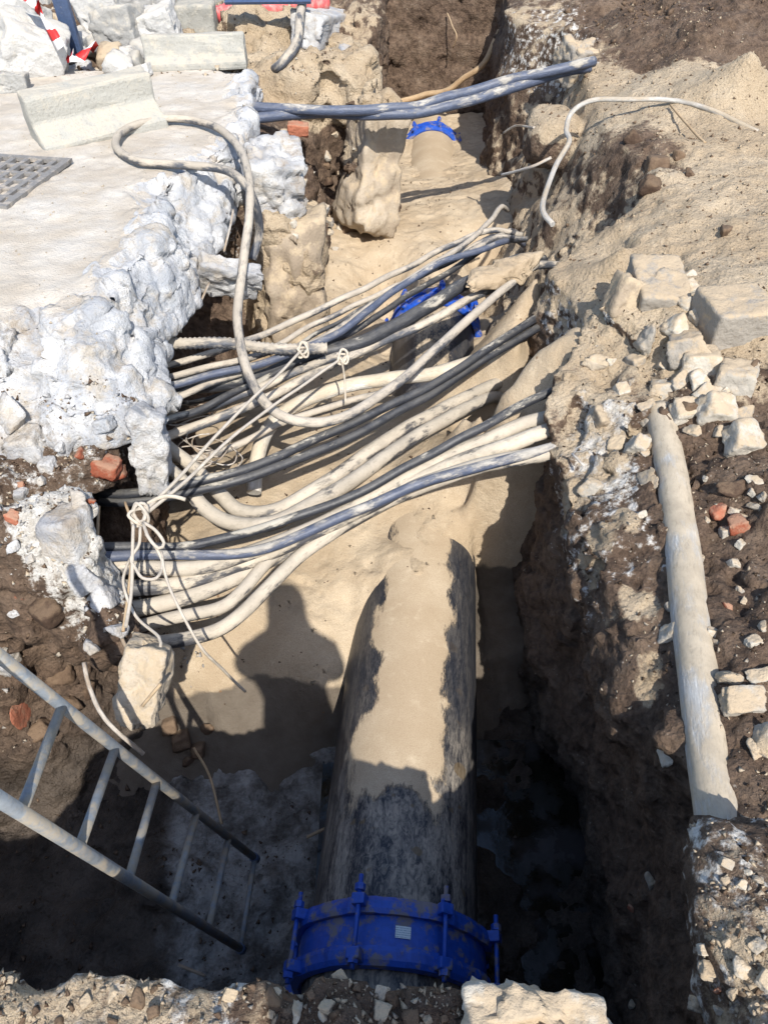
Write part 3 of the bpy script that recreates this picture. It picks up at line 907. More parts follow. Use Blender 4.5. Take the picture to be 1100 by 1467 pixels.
sleeve_me = ring_mesh('sleeve', [(-.062, .318), (.062, .318), (.068, .335), (.05, .343), (0, .347), (-.05, .343), (-.068, .335)], 96, 'blue')
def step_scallop(a, y, r):
    kq = (a / (2 * math.pi / 8)) % 1.0
    return r + (.007 if min(kq, 1 - kq) < .17 and r > .335 else 0)
ring_me = ring_mesh('end_ring', [(-.005, .318), (.045, .318), (.050, .330), (.046, .352), (.030, .361), (.004, .366), (-.012, .362), (-.012, .345)], 96, 'blue', step_scallop)
V, F = cyl((0, -.128, 0), (0, .172, 0), .0085, 10)
rod_me = pmesh('bolt', V, F, M['blue'])
V, F = cyl((0, 0, 0), (0, .022, 0), .0185, 6)
nut_me = pmesh('nut', V, F, M['blue'], smooth=False)
V, F = box_faces((0, 0, -.014), (.024, 0, 0), (0, .019, 0), (0, 0, .030))
lug_me = bevel_me(pmesh('lug', V, F, M['blue'], smooth=False), .006)

def coupling(loc, yaw, label, sticker=False, roll=0.0):
    e = empty('pipe_coupling', loc, label, 'coupling')
    e.rotation_euler = (0, 0, -yaw)
    place('sleeve', sleeve_me, (0, 0, 0), parent=e)
    place('end_ring', ring_me, (0, .062, 0), (0, roll, 0), parent=e)
    place('end_ring', ring_me, (0, -.062, 0), (0, roll, math.pi), parent=e)
    for i in range(8):
        a = 2 * math.pi * i / 8 + roll
        rb = .392
        q = (rb * math.sin(a), 0, rb * math.cos(a))
        b = place('bolt', rod_me, (q[0], random.uniform(-.012, .012), q[2]), (0, a, 0), parent=e)
        for y in (.118, -.112):
            place('nut', nut_me, (0, y, 0), (0, random.random(), 0), parent=b)
        for y in (.085, -.085):
            place('lug', lug_me, (q[0], y, q[2]), (0, a, 0), parent=e)
    if sticker:
        k2 = NT('sticker_print')
        oc = k2.tc.outputs['Generated']
        wv_ = k2.n('ShaderNodeTexWave', bands_direction='Y')
        k2.put(wv_.inputs['Vector'], oc)
        wv_.inputs['Scale'].default_value = 1.7
        wv_.inputs['Distortion'].default_value = .0
        cc = k2.mix(k2.math('MULTIPLY', k2.ramp(wv_.outputs[1], .62, .75), k2.ramp(k2.noise(14, 2, vec=oc), .42, .5)), (.62, .68, .70), (.22, .33, .42))
        k2.out(cc, .4)
        V_, F_ = [], []
        for i in range(5):
            a = .03 + .15 * i / 4
            for y in (-.019, .019):
                V_.append((.3505 * math.sin(a), y, .3505 * math.cos(a)))
        F_ = [(2 * i, 2 * i + 1, 2 * i + 3, 2 * i + 2) for i in range(4)]
        o = link('sticker', pmesh('sticker', V_, F_, k2.m), e)
        o['label'] = 'pale blue paper sticker with small print'
    return e
YAW = math.atan2(.37, 4.46)
coupling((.028, .93, -1.50), YAW, 'large blue bolted coupling with a pale sticker, in the shaded pit', True, math.radians(-18))
coupling((.405, 5.45, -1.50), .05, 'blue coupling half hidden under the black cables', False, .1)
coupling((.565, 9.62, -1.50), .04, 'blue coupling on the pipe beside the brown trench end wall', False, .2)

# ------------------------------------------------------------------ cables
CAB = [
 # lower bundle
 ('cable', .030, 'pale_cable', [(120, 935, -.98), (190, 925, -.92), (255, 918, -.88), (310, 903, -.86), (350, 876), (385, 845), (440, 790, -.76), (510, 742), (580, 708, -.64), (700, 667, -.50), (842, 646, -.49), (895, 635, -.66)],
  'lowest sandy cable of the bundle, curving up from beside the hanging rock'),
 ('cable', .028, 'pale_cable', [(150, 905, -.93), (240, 888, -.86), (310, 872, -.84), (350, 845), (395, 798, -.78), (450, 760), (540, 718, -.66), (680, 668, -.5), (842, 638, -.49), (895, 626, -.66)],
  'sandy cable second from the bottom of the bundle'),
 ('cable', .023, 'blue_cable', [(110, 798, -.60), (170, 797, -.62), (250, 793, -.68), (330, 795, -.70), (400, 780, -.68), (500, 735, -.60), (600, 695, -.53), (700, 666, -.46), (838, 632, -.47), (892, 620, -.66)],
  'dark cable with pale mud blotches topping the lowest strands'),
 ('cable', .021, 'black_cable', [(100, 782, -.58), (160, 784, -.60), (250, 783, -.66), (340, 768, -.67), (430, 740, -.64), (520, 703, -.58), (620, 650, -.5), (740, 585, -.40), (830, 543, -.36), (885, 522, -.46)],
  'black cable rising along the top of the sandy conduits into the bank'),
 ('cable', .034, 'pale_cable', [(110, 814, -.66), (170, 812, -.68), (280, 813, -.74), (345, 798, -.74), (430, 766, -.70), (540, 708, -.62), (640, 656, -.55), (740, 612, -.47), (830, 590, -.44), (885, 582, -.60)],
  'thick sandy cable under the blotched dark one'),
 ('cable', .036, 'pale_cable', [(115, 842, -.74), (180, 842, -.76), (260, 836, -.79), (330, 815, -.79), (400, 788, -.75), (520, 728, -.66), (640, 670, -.56), (740, 634, -.47), (830, 606, -.46), (885, 600, -.62)],
  'thick sandy cable in the middle of the lower bundle'),
 ('cable', .036, 'pale_cable', [(125, 878, -.82), (190, 872, -.83), (260, 859, -.84), (330, 832, -.83), (395, 800, -.80), (470, 764, -.76), (560, 715, -.7), (660, 662, -.62), (740, 622, -.54), (830, 592, -.46), (890, 587, -.54)],
  'thick sandy cable above the curved pair near the rock'),
 ('cable', .036, 'pale_cable', [(225, 655, -.66), (262, 690, -.72), (292, 728, -.78), (330, 750, -.80), (385, 752, -.78), (450, 722, -.76), (540, 664, -.76), (610, 618, -.80), (690, 575, -.88)],
  'sandy cable bent at an elbow in the dark hole, entering sand'),
 ('cable', .036, 'pale_cable', [(240, 640, -.72), (275, 668, -.76), (310, 705, -.80), (345, 733, -.82), (400, 730, -.80), (465, 692, -.78), (560, 628, -.78), (630, 590, -.82), (700, 555, -.86)],
  'upper one of the two bent sandy cables'),
 ('conduit', .040, 'white_conduit', [(363, 706, -1.02), (368, 668, -.95), (382, 620, -.88), (420, 582, -.84), (480, 557, -.82), (560, 543, -.80), (640, 530, -.78), (720, 500, -.74)],
  'white conduit bending down to a cut end over the sand'),
 ('cable', .023, 'black_cable', [(180, 706, -.66), (245, 697, -.64), (330, 680, -.62), (400, 655, -.62), (470, 622, -.62), (560, 582, -.60), (640, 538, -.57), (700, 500, -.55), (765, 458, -.52)],
  'upper strand of the mud-streaked black cable pair'),
 ('cable', .023, 'black_cable', [(180, 718, -.70), (255, 707, -.68), (340, 690, -.65), (420, 662, -.65), (510, 624, -.64), (600, 575, -.62), (680, 524, -.60), (770, 470, -.56)],
  'lower strand of the mud-streaked black cable pair'),
 ('cable', .040, 'black_cable', [(240, 560, -.62), (330, 548, -.62), (410, 522, -.62), (470, 505, -.60), (530, 486, -.58), (600, 446, -.54), (670, 405, -.50), (730, 378, -.47)],
  'thickest black cable crossing just above the middle blue coupling'),
 ('cable', .025, 'grey_cable', [(235, 630, -.70), (300, 605, -.68), (380, 572, -.66), (450, 535, -.64), (540, 495, -.62), (610, 462, -.58), (680, 425, -.54), (760, 385, -.50)],
  'grey dusty cable hugging the thickest black cable from below'),
 ('cable', .019, 'grey_cable', [(240, 540, -.52), (320, 522, -.54), (390, 502, -.55), (455, 490, -.54), (530, 440, -.52), (610, 388, -.47), (690, 352, -.46), (725, 332, -.54)],
  'slender grey cable parallel to the rope ties'),
 ('cable', .018, 'grey_cable', [(245, 575, -.58), (330, 540, -.56), (420, 505, -.53), (500, 468, -.50), (570, 412, -.47), (640, 366, -.44), (685, 335, -.46), (715, 300, -.50)],
  'slender grey cable whose end sticks up at the bank'),
 ('cable', .020, 'blue_cable', [(245, 552, -.50), (320, 535, -.51), (400, 512, -.51), (480, 480, -.49), (560, 420, -.46), (640, 373, -.43), (700, 355, -.46), (730, 343, -.54)],
  'thin bluish cable in the topmost fan of cables'),
 ('cable', .023, 'grey_cable', [(215, 610, -.66), (290, 590, -.66), (360, 560, -.64), (430, 530, -.61), (490, 510, -.58)],
  'short grey cable disappearing under the rope knots'),
 ('cable', .019, 'grey_cable', [(220, 668, -.78), (290, 655, -.80), (350, 632, -.80), (420, 600, -.78), (500, 575, -.76), (560, 560, -.74)],
  'low grey cable under the white conduit'),
 ('corrugated_conduit', .030, 'grey_cable', [(235, 490, -.40), (290, 492, -.42), (350, 495, -.44), (410, 500, -.46), (470, 500, -.48)],
  'ribbed grey conduit sticking out from under the pavement'),
 ('cable', .014, 'black_cable', [(230, 585, -.8), (300, 570, -.8), (360, 548, -.78), (430, 520, -.74)],
  'thin black cable deep in the dark hollow'),
 # upper pair
 ('cable', .037, 'blue_cable', [(330, 150, -.06), (375, 154, -.05), (470, 158, -.06), (560, 157, -.06), (640, 140, -.02), (740, 112, .08), (810, 98, .14), (850, 88, .16)],
  'upper of two bluish cables spanning the far trench'),
 ('cable', .037, 'blue_cable', [(330, 172, -.10), (375, 168, -.09), (460, 162, -.10), (550, 166, -.10), (640, 153, -.06), (730, 127, .02), (800, 105, .09), (845, 96, .12)],
  'lower of two bluish cables spanning the far trench'),
]
def run_out(pts, right=.30, left=.14):
    P = fillz(pts)
    d = (P[-1] - P[-2]).normalized()
    P.append(P[-1] + d * right * .5 + Vector((0, 0, -.03)))
    P.append(P[-2] + d * right + Vector((.0, 0, -.09)))
    d = (P[0] - P[1]).normalized()
    return [P[0] + d * left + Vector((0, .06, -.02))] + P
for nm, r, mt, pts, lab in CAB:
    keep_end = 'cut end' in lab or 'ribbed' in lab or 'spanning' in lab or 'short grey' in lab or 'low grey' in lab or 'thin black' in lab
    tube(nm, fillz(pts) if keep_end else run_out(pts), r, mt, lab, 'conduit' if 'conduit' in nm else 'cable', wob=.010, nseg=12, corr=.10 if 'corrug' in nm else 0, step=.012 if 'corrug' in nm else .025)
Rc = random.Random(21)
for i in range(4):
    y0, y1 = 530 + 24 * i + Rc.uniform(-8, 8), 332 + 5 * i + Rc.uniform(-6, 6)
    z0, z1 = -.54 - .024 * i, -.40 - .010 * i
    x1 = 696 + 5 * i + Rc.uniform(-10, 10)
    z1 -= .08
    sag = Rc.uniform(4, 16)
    pts = []
    for t in (0, .14, .3, .45, .6, .75, .9, 1):
        pts.append((240 + (x1 - 240) * t, y0 + (y1 - y0) * t + sag * math.sin(math.pi * min(1, t * 1.25)) + Rc.uniform(-5, 5), z0 + (z1 - z0) * t - .04 * math.sin(math.pi * t)))
    tube('cable', run_out(pts), Rc.choice((.011, .013, .016, .019)), Rc.choice(('grey_cable', 'black_cable', 'black_cable', 'grey_cable')), 'slim dusty cable in the tangled fan between slab and sand mound', 'cable', 'slim cables of the central tangle', wob=.02)
# the loop lying on the pavement and hanging down into the bundle
loop = [(362, 372, -.38), (372, 335, -.26), (366, 295, -.08), (350, 262, .04), (318, 243, .045), (255, 236, .045), (195, 230, .045), (166, 208, .045), (185, 183, .045), (245, 170, .045), (300, 178, .045), (338, 205, .05), (356, 250, .05),
        (357, 310, -.06), (347, 390, -.22), (341, 460, -.34), (354, 530, -.44), (385, 582, -.50), (430, 604, -.54), (490, 598, -.56), (560, 556, -.55), (630, 495, -.52), (700, 432, -.48), (768, 378, -.46)]
tube('cable', fillz(loop), .025, 'grey_cable', 'dusty cable looped on the pavement and hanging into the trench', 'cable', wob=.004, nseg=12)
rl = [(1085, 189, .10), (1015, 157, .16), (965, 144, .17), (900, 142, .18), (850, 144, .17), (820, 160, .12), (811, 185, .06), (815, 203, .03), (795, 240, -.02), (780, 280, -.08), (778, 305, -.10), (792, 322, -.12)]
tube('cable', fillz(rl), 0.016, 'arch', 'thin pale cable arching over the sandy right bank', 'cable', wob=.004)
tube('hose', fillz([(434, -15, .30), (430, 30, .22), (424, 65, .12), (402, 93, .02), (390, 100, -.06)]), .042, 'grey_cable', 'grey hose hanging down between broken slabs by the far bank', 'hose', wob=.006)
tube('tree_root', [at(728, -5, .05) + Vector((0, .05, 0)), at(715, 40, -.25), at(690, 90, -.55), at(650, 122, -.8), at(600, 139, -.95), at(570, 148, -1.0)], .032, 'root', 'long tan root hanging against the brown end wall', 'root', wob=.03)
for i, pts in enumerate([[(735, 65, -.5), (745, 85, -.6), (740, 110, -.7)], [(715, 170, -.9), (725, 195, -.95), (712, 215, -1.0)], [(750, 30, -.3), (765, 60, -.4)], [(640, 20, -.2), (655, 50, -.35), (650, 70, -.5)]]):
    tube('root_fibre', fillz(pts), .008, 'root', ['forked rootlet beside the long tan root', 'curled rootlet low in the shaded trench corner', 'short rootlet high by the trench corner', 'thin rootlet on the brown end wall face'][i], 'root', wob=.03, nseg=6)
# plastic drain pipe lying on the ledge of the right bank
tube('drain_pipe', fillz([(944, 590, -.26), (950, 620, -.265), (965, 700, -.275), (988, 880, -.29), (1012, 1060, -.295), (1033, 1205, -.295), (1042, 1260, -.31)]), .060, 'pvc', 'pale grey plastic drain pipe half buried along the right ledge', 'pipe', wob=.004, nseg=24)

# ------------------------------------------------------------------ rope ties and hanging rock
RZ = -.36
rope = empty('rope', at(205, 735, RZ), 'pale rope tied from the cables to a knot by the dark hole', 'rope')
off = rope.location
def rt(name, pts, r=.0085, parent=rope, wob=.003):
    return tube(name, [p - off for p in fillz(pts)], r, 'rope', parent=parent, wob=wob, nseg=8, step=.015)
rt('strand', [(206, 735, RZ), (260, 680, -.37), (340, 592, -.40), (400, 535, -.43), (433, 502, -.46), (446, 492, -.50)], .0075)
rt('strand', [(208, 738, RZ), (265, 690, -.37), (350, 612, -.41), (430, 555, -.46), (480, 520, -.49), (492, 508, -.51)], .0075)
def knot(px, py, z, R0=.026, turns=3, seed=0):
    c = at(px, py, z) - off
    Rk = random.Random(seed)
    P = []
    for i in range(turns * 10):
        a = 2 * math.pi * i / 10
        w_ = .75 * math.sin(a * .72 + seed)
        P.append(c + Vector((R0 * math.cos(a) * (1 + .2 * math.sin(i)), R0 * .8 * math.sin(a + w_), R0 * .9 * math.sin(a) + .016 * math.sin(i * .9))))
    return tube('knot', P, .0065, 'rope', parent=rope, wob=.002, nseg=8, step=.008)
knot(200, 738, RZ + .005, .030, 4, 1)
knot(434, 502, -.45, .024, 3, 2)
knot(491, 511, -.48, .024, 3, 3)
rt('tail', [(212, 722, RZ), (232, 712, RZ + .01), (252, 712, RZ), (266, 716, RZ - .01)], .008)
rt('loop', [(206, 748, RZ), (224, 760, RZ), (236, 778, RZ - .02), (228, 785, RZ - .02), (214, 770, RZ), (206, 750, RZ)], .0065)
rt('loop', [(202, 755, RZ), (200, 780, RZ - .03), (188, 800, RZ - .04), (195, 815, RZ - .05), (205, 828, RZ - .06), (225, 828, RZ - .06), (234, 810, RZ - .06), (228, 790, RZ - .04), (210, 765, RZ)], .006)
rt('tail', [(192, 752, RZ), (190, 800, RZ - .04), (188, 850, RZ - .08), (180, 898, RZ - .1)], .0065)
rt('tail', [(490, 516, -.48), (494, 545, -.6), (495, 578, -.7)], .005)
rt('tail', [(232, 790, -.40), (240, 830, -.44), (262, 880, -.5), (290, 930, -.62), (320, 960, -.8), (352, 990, -1.0)], .0055)

hr = place('hanging_rock', rock_mesh('hanging_rock', M['sandstone'], 31, (.19, .20, .31), 5, 11, .06, .22), at(206, 975, -.62), (-.75, .12, -.1))
tag(hr, 'sandy rectangular rock hung by wire over the pit beside the ladder', 'rock')
tube('wire', fillz([(188, 800, -.5), (178, 835, -.5), (195, 880, -.52), (226, 912, -.5), (228, 930, -.5)]), .006, 'rope', 'cord from the rope knot to the top of the hanging rock', 'wire', nseg=6)
WIRES = [
 ([(120, 950, -.62), (128, 985, -.66), (150, 1030, -.72), (205, 1080, -.85)], .008, 'pale bent wire dangling behind the ladder rail'),
 ([(278, 1070, -1.5), (300, 1110, -1.55), (318, 1180, -1.6)], .006, 'thin wire lying down the dark mud slope'),
 ([(0, 640, -.40), (30, 665, -.42), (45, 690, -.46), (47, 722, -.5)], .008, 'white bent wire on the soil bank face'),
 ([(180, 720, -.42), (192, 760, -.45), (188, 820, -.5), (178, 905, -.56)], .006, 'rusty wire hanging straight down past the dark hole'),
 ([(143, 725, -.48), (140, 780, -.52)], .006, 'short rusty wire at the concrete edge of the hole'),
 ([(335, 300, -.2), (322, 360, -.3)], .007, 'thin steel bar between pavement edge and concrete fragment'),
 ([(300, 405, -.3), (285, 440, -.36)], .007, 'thin steel bar below the concrete fragment'),
 ([(162, 880, -.62), (178, 920, -.62), (185, 932, -.62)], .007, 'short cord end beside the hanging rock'),
 ([(205, 1012, -.50), (232, 980, -.44)], .006, 'straight pale twig against the hanging rock'),
 ([(255, 1383, -1.76), (293, 1398, -1.76)], .007, 'pale straw stick on the grey mud'),
 ([(440, 1200, -1.75), (475, 1182, -1.72)], .008, 'dark stick leaning at the side of the pipe'),
 ([(1060, 1208, -.12), (1110, 1218, -.10)], .014, 'pale rod lying across the right ledge'),
 ([(718, 250, -.3), (760, 240, -.15), (790, 225, -.08)], .010, 'white wire poking out of the right bank'),
 ([(722, 190, -.3), (740, 180, -.2), (765, 183, -.12)], .009, 'white curved wire above the other on the right bank'),
 ([(820, 650, -.34), (838, 668, -.34)], .006, 'white splinter hanging by the cable ends on the right'),
 ([(960, 150, .16), (990, 185, .12), (1010, 205, .1)], .008, 'brown twig on the sand below the arched cable'),
]
for pts, r, lab in WIRES:
    tube('wire' if 'wire' in lab or 'cord' in lab else 'steel_bar' if 'bar' in lab else 'stick', fillz(pts), r, 'root' if ('twig' in lab or 'rust' in lab or 'dark' in lab) else 'wire', lab, 'wire' if ('wire' in lab or 'cord' in lab) else 'bar' if 'bar' in lab else 'stick', nseg=6, wob=.004)
# tangle of thin wires in the hollow
R = random.Random(4)
for i in range(9):
    c = (R.uniform(255, 320), R.uniform(590, 660))
    a0 = R.uniform(0, 6)
    pts = [(c[0] + R.uniform(18, 42) * math.cos(a0 + t * .8), c[1] + R.uniform(14, 30) * math.sin(a0 + t * .8), -.80 + .04 * R.random()) for t in range(6)]
    tube('wire', fillz(pts), .004, 'wire', 'fine curled wire in the tangle inside the dark hollow', 'wire', 'curled wires in the hollow', wob=.02, nseg=5)

# ------------------------------------------------------------------ ladder
lad = empty('ladder', at(355, 1294, -1.8), 'dusty grey steel ladder standing on the mud, leaning out of the pit', 'ladder')
lo = lad.location
F1, F2 = at(366, 1230, -1.79), at(346, 1360, -1.79)
T1, T2 = at(0, 940, .2), at(0, 1145, .2)
d1 = ((T1 - F1) + (T2 - F2)) * .5
T1, T2 = F1 + (T1 - F1) * 1.18, F2 + (T2 - F2) * 1.18
def lt(name, a, b, r, ns=14):
    V, F = cyl(a - lo, b - lo, r, ns)
    return link(name, pmesh(name, V, F, M['steel']), lad)
for a, b in ((F1, T1), (F2, T2)):
    lt('rail', a, b, .0160)
    o = lt('foot_cap', a - (b - a).normalized() * .012, a + (b - a).normalized() * .035, .0195)
    o.data.materials[0] = M['post']
def on_rail(a, b, px):
    best = min((abs(proj(a + (b - a) * t / 400)[0] - px), t) for t in range(401))
    return a + (b - a) * best[1] / 400
def proj(p):
    d = p.y * CS + (CAM_H - p.z) * SN
    v = -p.y * SN + (CAM_H - p.z) * CS
    return 550 + FPX * p.x / d, 733.5 + FPX * v / d
for xa, xb in ((90, 30), (165, 113), (225, 185), (282, 246), (328, 299)):
    lt('rung', on_rail(F1, T1, xa), on_rail(F2, T2, xb), .0130)
t_ = (T1 - F1).normalized()
lt('rung', F1 + t_ * -.0 + Vector((0, 0, .02)), F2 + Vector((0, 0, .02)), .012)
for z_ in (1.0,):
    r1, r2 = on_rail(F1, T1, 5), on_rail(F2, T2, -60)
    lt('rung', r1 + t_ * .12, r2 + t_ * .05, .0130)

# ------------------------------------------------------------------ kerbs, rubble, broken concrete
def kerb_mesh(name, L, prof, mat, bev=.018):
    n = len(prof)
    V = [(x, y, z) for x in (-L / 2, L / 2) for (y, z) in prof]
    F = [tuple(range(n))[::-1], tuple(range(n, 2 * n))] + [(i, (i + 1) % n, n + (i + 1) % n, n + i) for i in range(n)]
    me = pmesh(name, V, F, mat, smooth=False)
    bm = bmesh.new()
    bm.from_mesh(me)
    bmesh.ops.recalc_face_normals(bm, faces=bm.faces)
    bmesh.ops.bevel(bm, geom=list(bm.edges), offset=bev, segments=2, affect='EDGES', profile=.5)
    bmesh.ops.triangulate(bm, faces=[f for f in bm.faces if len(f.verts) > 4])
    bmesh.ops.subdivide_edges(bm, edges=list(bm.edges), cuts=3, use_grid_fill=True)
    P = np.array([v.co[:] for v in bm.verts])
    bm.normal_update()
    dn = .010 * vpt(P, .11, 50) + .006 * vpt(P, .05, 51)
    for v, d in zip(bm.verts, dn):
        v.co += v.normal * d
    bm.to_mesh(me)
    bm.free()
    return me
prof1 = [(-.19, 0), (.15, 0), (.15, .30), (.0, .30), (-.035, .15), (-.19, .07)]
o = place('kerb_stone', kerb_mesh('kerb_stone', .84, prof1, M['kerb']), (0, 0, 0), (math.radians(9), math.radians(-3), math.radians(34)))
p = at(125, 195, .02)
o.location = p + Vector((.03, .18, -.03))
tag(o, 'grey angled kerb stone lying tilted on the pavement in front of the others', 'kerb')
prof2 = [(-.14, 0), (.14, 0), (.14, .25), (-.06, .26), (-.09, .10), (-.14, .06)]
o = place('kerb_stone', kerb_mesh('kerb_stone', .82, prof2, M['kerb']), at(280, 100, .0) + Vector((0, .1, -.02)), (math.radians(-6), 0, math.radians(9)))
tag(o, 'grey kerb stone lying behind the tilted one at the pavement corner', 'kerb')
o = place('kerb_stone', kerb_mesh('kerb_stone', .98, [(-.14, 0), (.14, 0), (.14, .16), (-.14, .17)], M['kerb']), at(268, 22, .0) + Vector((0, .15, .02)), (0, 0, math.radians(4)))
tag(o, 'flat grey kerb stone lying beyond the small square block', 'kerb')
o = place('concrete_block', rock_mesh('concrete_block', M['kerb'], 77, (.36, .30, .30), 4, 8, .015, 1.0, 44), at(283, 55, .0) + Vector((0, .1, .12)), (0, 0, .1))
tag(o, 'small squarish concrete block between two kerb stones', 'block')
RUB = [(45, 85, 95, 62, 'pale angular rubble block with a brown stain beside the weed'), (22, 42, 60, 50, 'rubble block lying against the picture corner behind the stained one'), (52, 40, 36, 40, 'rubble piece left of the leaning post'),
       (142, 36, 56, 52, 'white rubble block right behind the leaning post'), (170, 58, 70, 52, 'wide rubble block in front of the white one'), (222, 52, 62, 52, 'rubble block touching the second kerb stone'), (190, 20, 50, 40, 'upright rubble piece in the heap'),
       (228, 18, 40, 36, 'small rubble piece behind the heap'), (12, 12, 50, 34, 'flat rubble piece at the far end of the heap'), (60, 14, 40, 30, 'little rubble piece beneath the tape'), (18, 125, 40, 22, 'low rubble lump half under the tilted kerb stone'), (205, 105, 22, 16, 'fist-sized stone between two kerb stones'),
       (150, 10, 52, 34, 'grey rubble piece near the flat kerb stone'), (5, 70, 40, 40, 'dusty rubble piece wedged behind the stained block')]
for i, (px, py, w, hh, lab) in enumerate(RUB):
    b = at(px, py + hh * .4, .0)
    d = (b - Vector((0, 0, CAM_H))).length
    s = d / FPX
    o = place('rubble_block', rock_mesh('rubble_block', M['rubble'], 100 + i, (w * s * .92, w * s * .75, hh * s * .98), 5, 10, .04, .45, 36), b + Vector((0, w * s * .3, hh * s * .36)), (random.uniform(-.3, .3), random.uniform(-.3, .3), random.uniform(-.6, .6)))
    tag(o, lab, 'rubble')

Rh = random.Random(8)
for i in range(34):
    b = at(Rh.uniform(0, 250), Rh.uniform(8, 120) if i % 3 else Rh.uniform(70, 120), .0)
    if b.y < 6.9:
        b.y = 6.9 + Rh.random()
    sz = Rh.uniform(.09, .24)
    o = place('rubble_piece', rock_mesh('rubble_piece', M['rubble' if i % 4 else 'sandstone'], 700 + i, (sz, sz * Rh.uniform(.6, 1), sz * Rh.uniform(.5, .9)), 3, 12, .05, .35, 34), b + Vector((0, 0, sz * .25)), (Rh.uniform(-.5, .5), Rh.uniform(-.5, .5), Rh.uniform(0, 6)))
    tag(o, 'small broken concrete piece in the heap around the leaning post', 'rubble', 'small rubble of the heap')

def chunk(name, px, py, z, dims, mat, seed, rot, label, cat, sub=5, rough=.07, boxy=.3, npl=13, sharp=24):
    o = place(name, rock_mesh(name, M[mat], seed, dims, sub, npl, rough, boxy, sharp), at(px, py, z), rot)
    return tag(o, label, cat)
chunk('concrete_lump', 393, 262, -.16, (.36, .42, .42), 'lump', 201, (.2, .1, .3), 'rough white concrete lump clinging to the far pavement corner', 'concrete', rough=.10)
chunk('concrete_lump', 218, 640, -.44, (.15, .20, .46), 'lump', 221, (.0, .10, .1), 'white concrete corner standing over the dark hole behind the rope', 'concrete', rough=.07, boxy=.6)
chunk('concrete_fragment', 328, 398, -.34, (.36, .10, .26), 'lump', 202, (.5, .25, .2), 'flat white concrete fragment dangling under the pavement edge', 'concrete', boxy=.8)
chunk('concrete_stub', 415, 425, -.90, (.46, .48, 1.15), 'sandstone', 203, (-.10, .10, .35), 'pale sand-dusted concrete stub standing beside the sand bed', 'concrete', boxy=.5, rough=.07)
chunk('boulder', 533, 245, -.66, (.46, .62, 1.15), 'sandstone', 204, (-.28, .20, .2), 'tall sand-covered boulder at the trench edge under the bluish cables', 'boulder', boxy=.15, rough=.085, npl=18)
chunk('concrete_slab', 465, 40, -.02, (.34, 1.5, .30), 'lump', 206, (-.15, .1, -.22), 'narrow pale concrete slab beyond the sandy boulders', 'concrete', boxy=.8, rough=.04)
chunk('concrete_slab', 505, 95, -.10, (.30, .34, .22), 'lump', 207, (.1, .3, .3), 'cracked white concrete piece on top of the trench shoulder', 'concrete', boxy=.5)
chunk('brick', 427, 185, -.30, (.17, .10, .09), 'brick', 210, (.1, .1, .1), 'orange brick stuck in soil under the bluish cables', 'brick', sub=4, boxy=1, rough=.03, sharp=40)
chunk('stone', 832, 90, .05, (.35, .35, .3), 'stone', 212, (.1, .1, .3), 'pale stone where the bluish cables meet the right bank', 'stone', rough=.08)
chunk('paving_block', 938, 425, -.06, (.24, .36, .26), 'stone', 213, (.12, .04, -.05), 'large sandy paving block at the broken rim of the right bank', 'block', boxy=.85, rough=.03, sharp=40)
chunk('paving_block', 1046, 462, -.02, (.28, .27, .24), 'stone', 214, (.04, -.02, .1), 'square sandy paving block set back behind the rubble', 'block', boxy=.95, rough=.02, sharp=44)
chunk('flat_stone', 765, 1462, -.07, (.30, .12, .12), 'stone', 216, (.1, .05, -.12), 'long pale flat stone on the near rim beside the deep pit corner', 'stone', boxy=.25, rough=.09)

o = place('sand_clod', rock_mesh('sand_clod', M['sand'], 231, (.78, .20, .13), 5, 16, .06, .0, 12), at(708, 392, -.42), (.1, -.10, math.radians(32)))
tag(o, 'long clod of sand lying over the cables beside the mound', 'sand')

# ------------------------------------------------------------------ embedded stones, each a part of the soil
STONE_ME = {m: [rock_mesh('stone', M[m], 300 + i, (1, 1, 1), 4 if m in ('stone', 'sandstone', 'lump') else 3, 13, .045, .35 if i % 2 else 0, 34) for i in range(7)] for m in ('stone', 'brick', 'clod', 'lump', 'sandstone')}
nst = [0]
def stone(px, py, w, hh=None, mat='stone', embed=.45, name=None):
    p, n, d = hit(px, py)
    if p is None:
        return
    hh = hh or w * .85
    s = d / FPX
    me = STONE_ME[mat][nst[0] % 7]
    nst[0] += 1
    par = soil_obj[0] if p.y < 5.0 else soil_obj[1]
    q = p + Vector((0, 0, 1)) * (min(w, hh) * s * (.5 - embed)) * .5
    return place(name or ('brick' if mat == 'brick' else 'soil_clod' if mat == 'clod' else 'stone'), me, q, (random.uniform(-.4, .4), random.uniform(-.4, .4), random.uniform(0, 6.3) if abs(w - hh) < 10 else random.uniform(-.35, .35)),
                 (w * s * .98, (w + hh) * .46 * s, hh * s * 1.0), par)
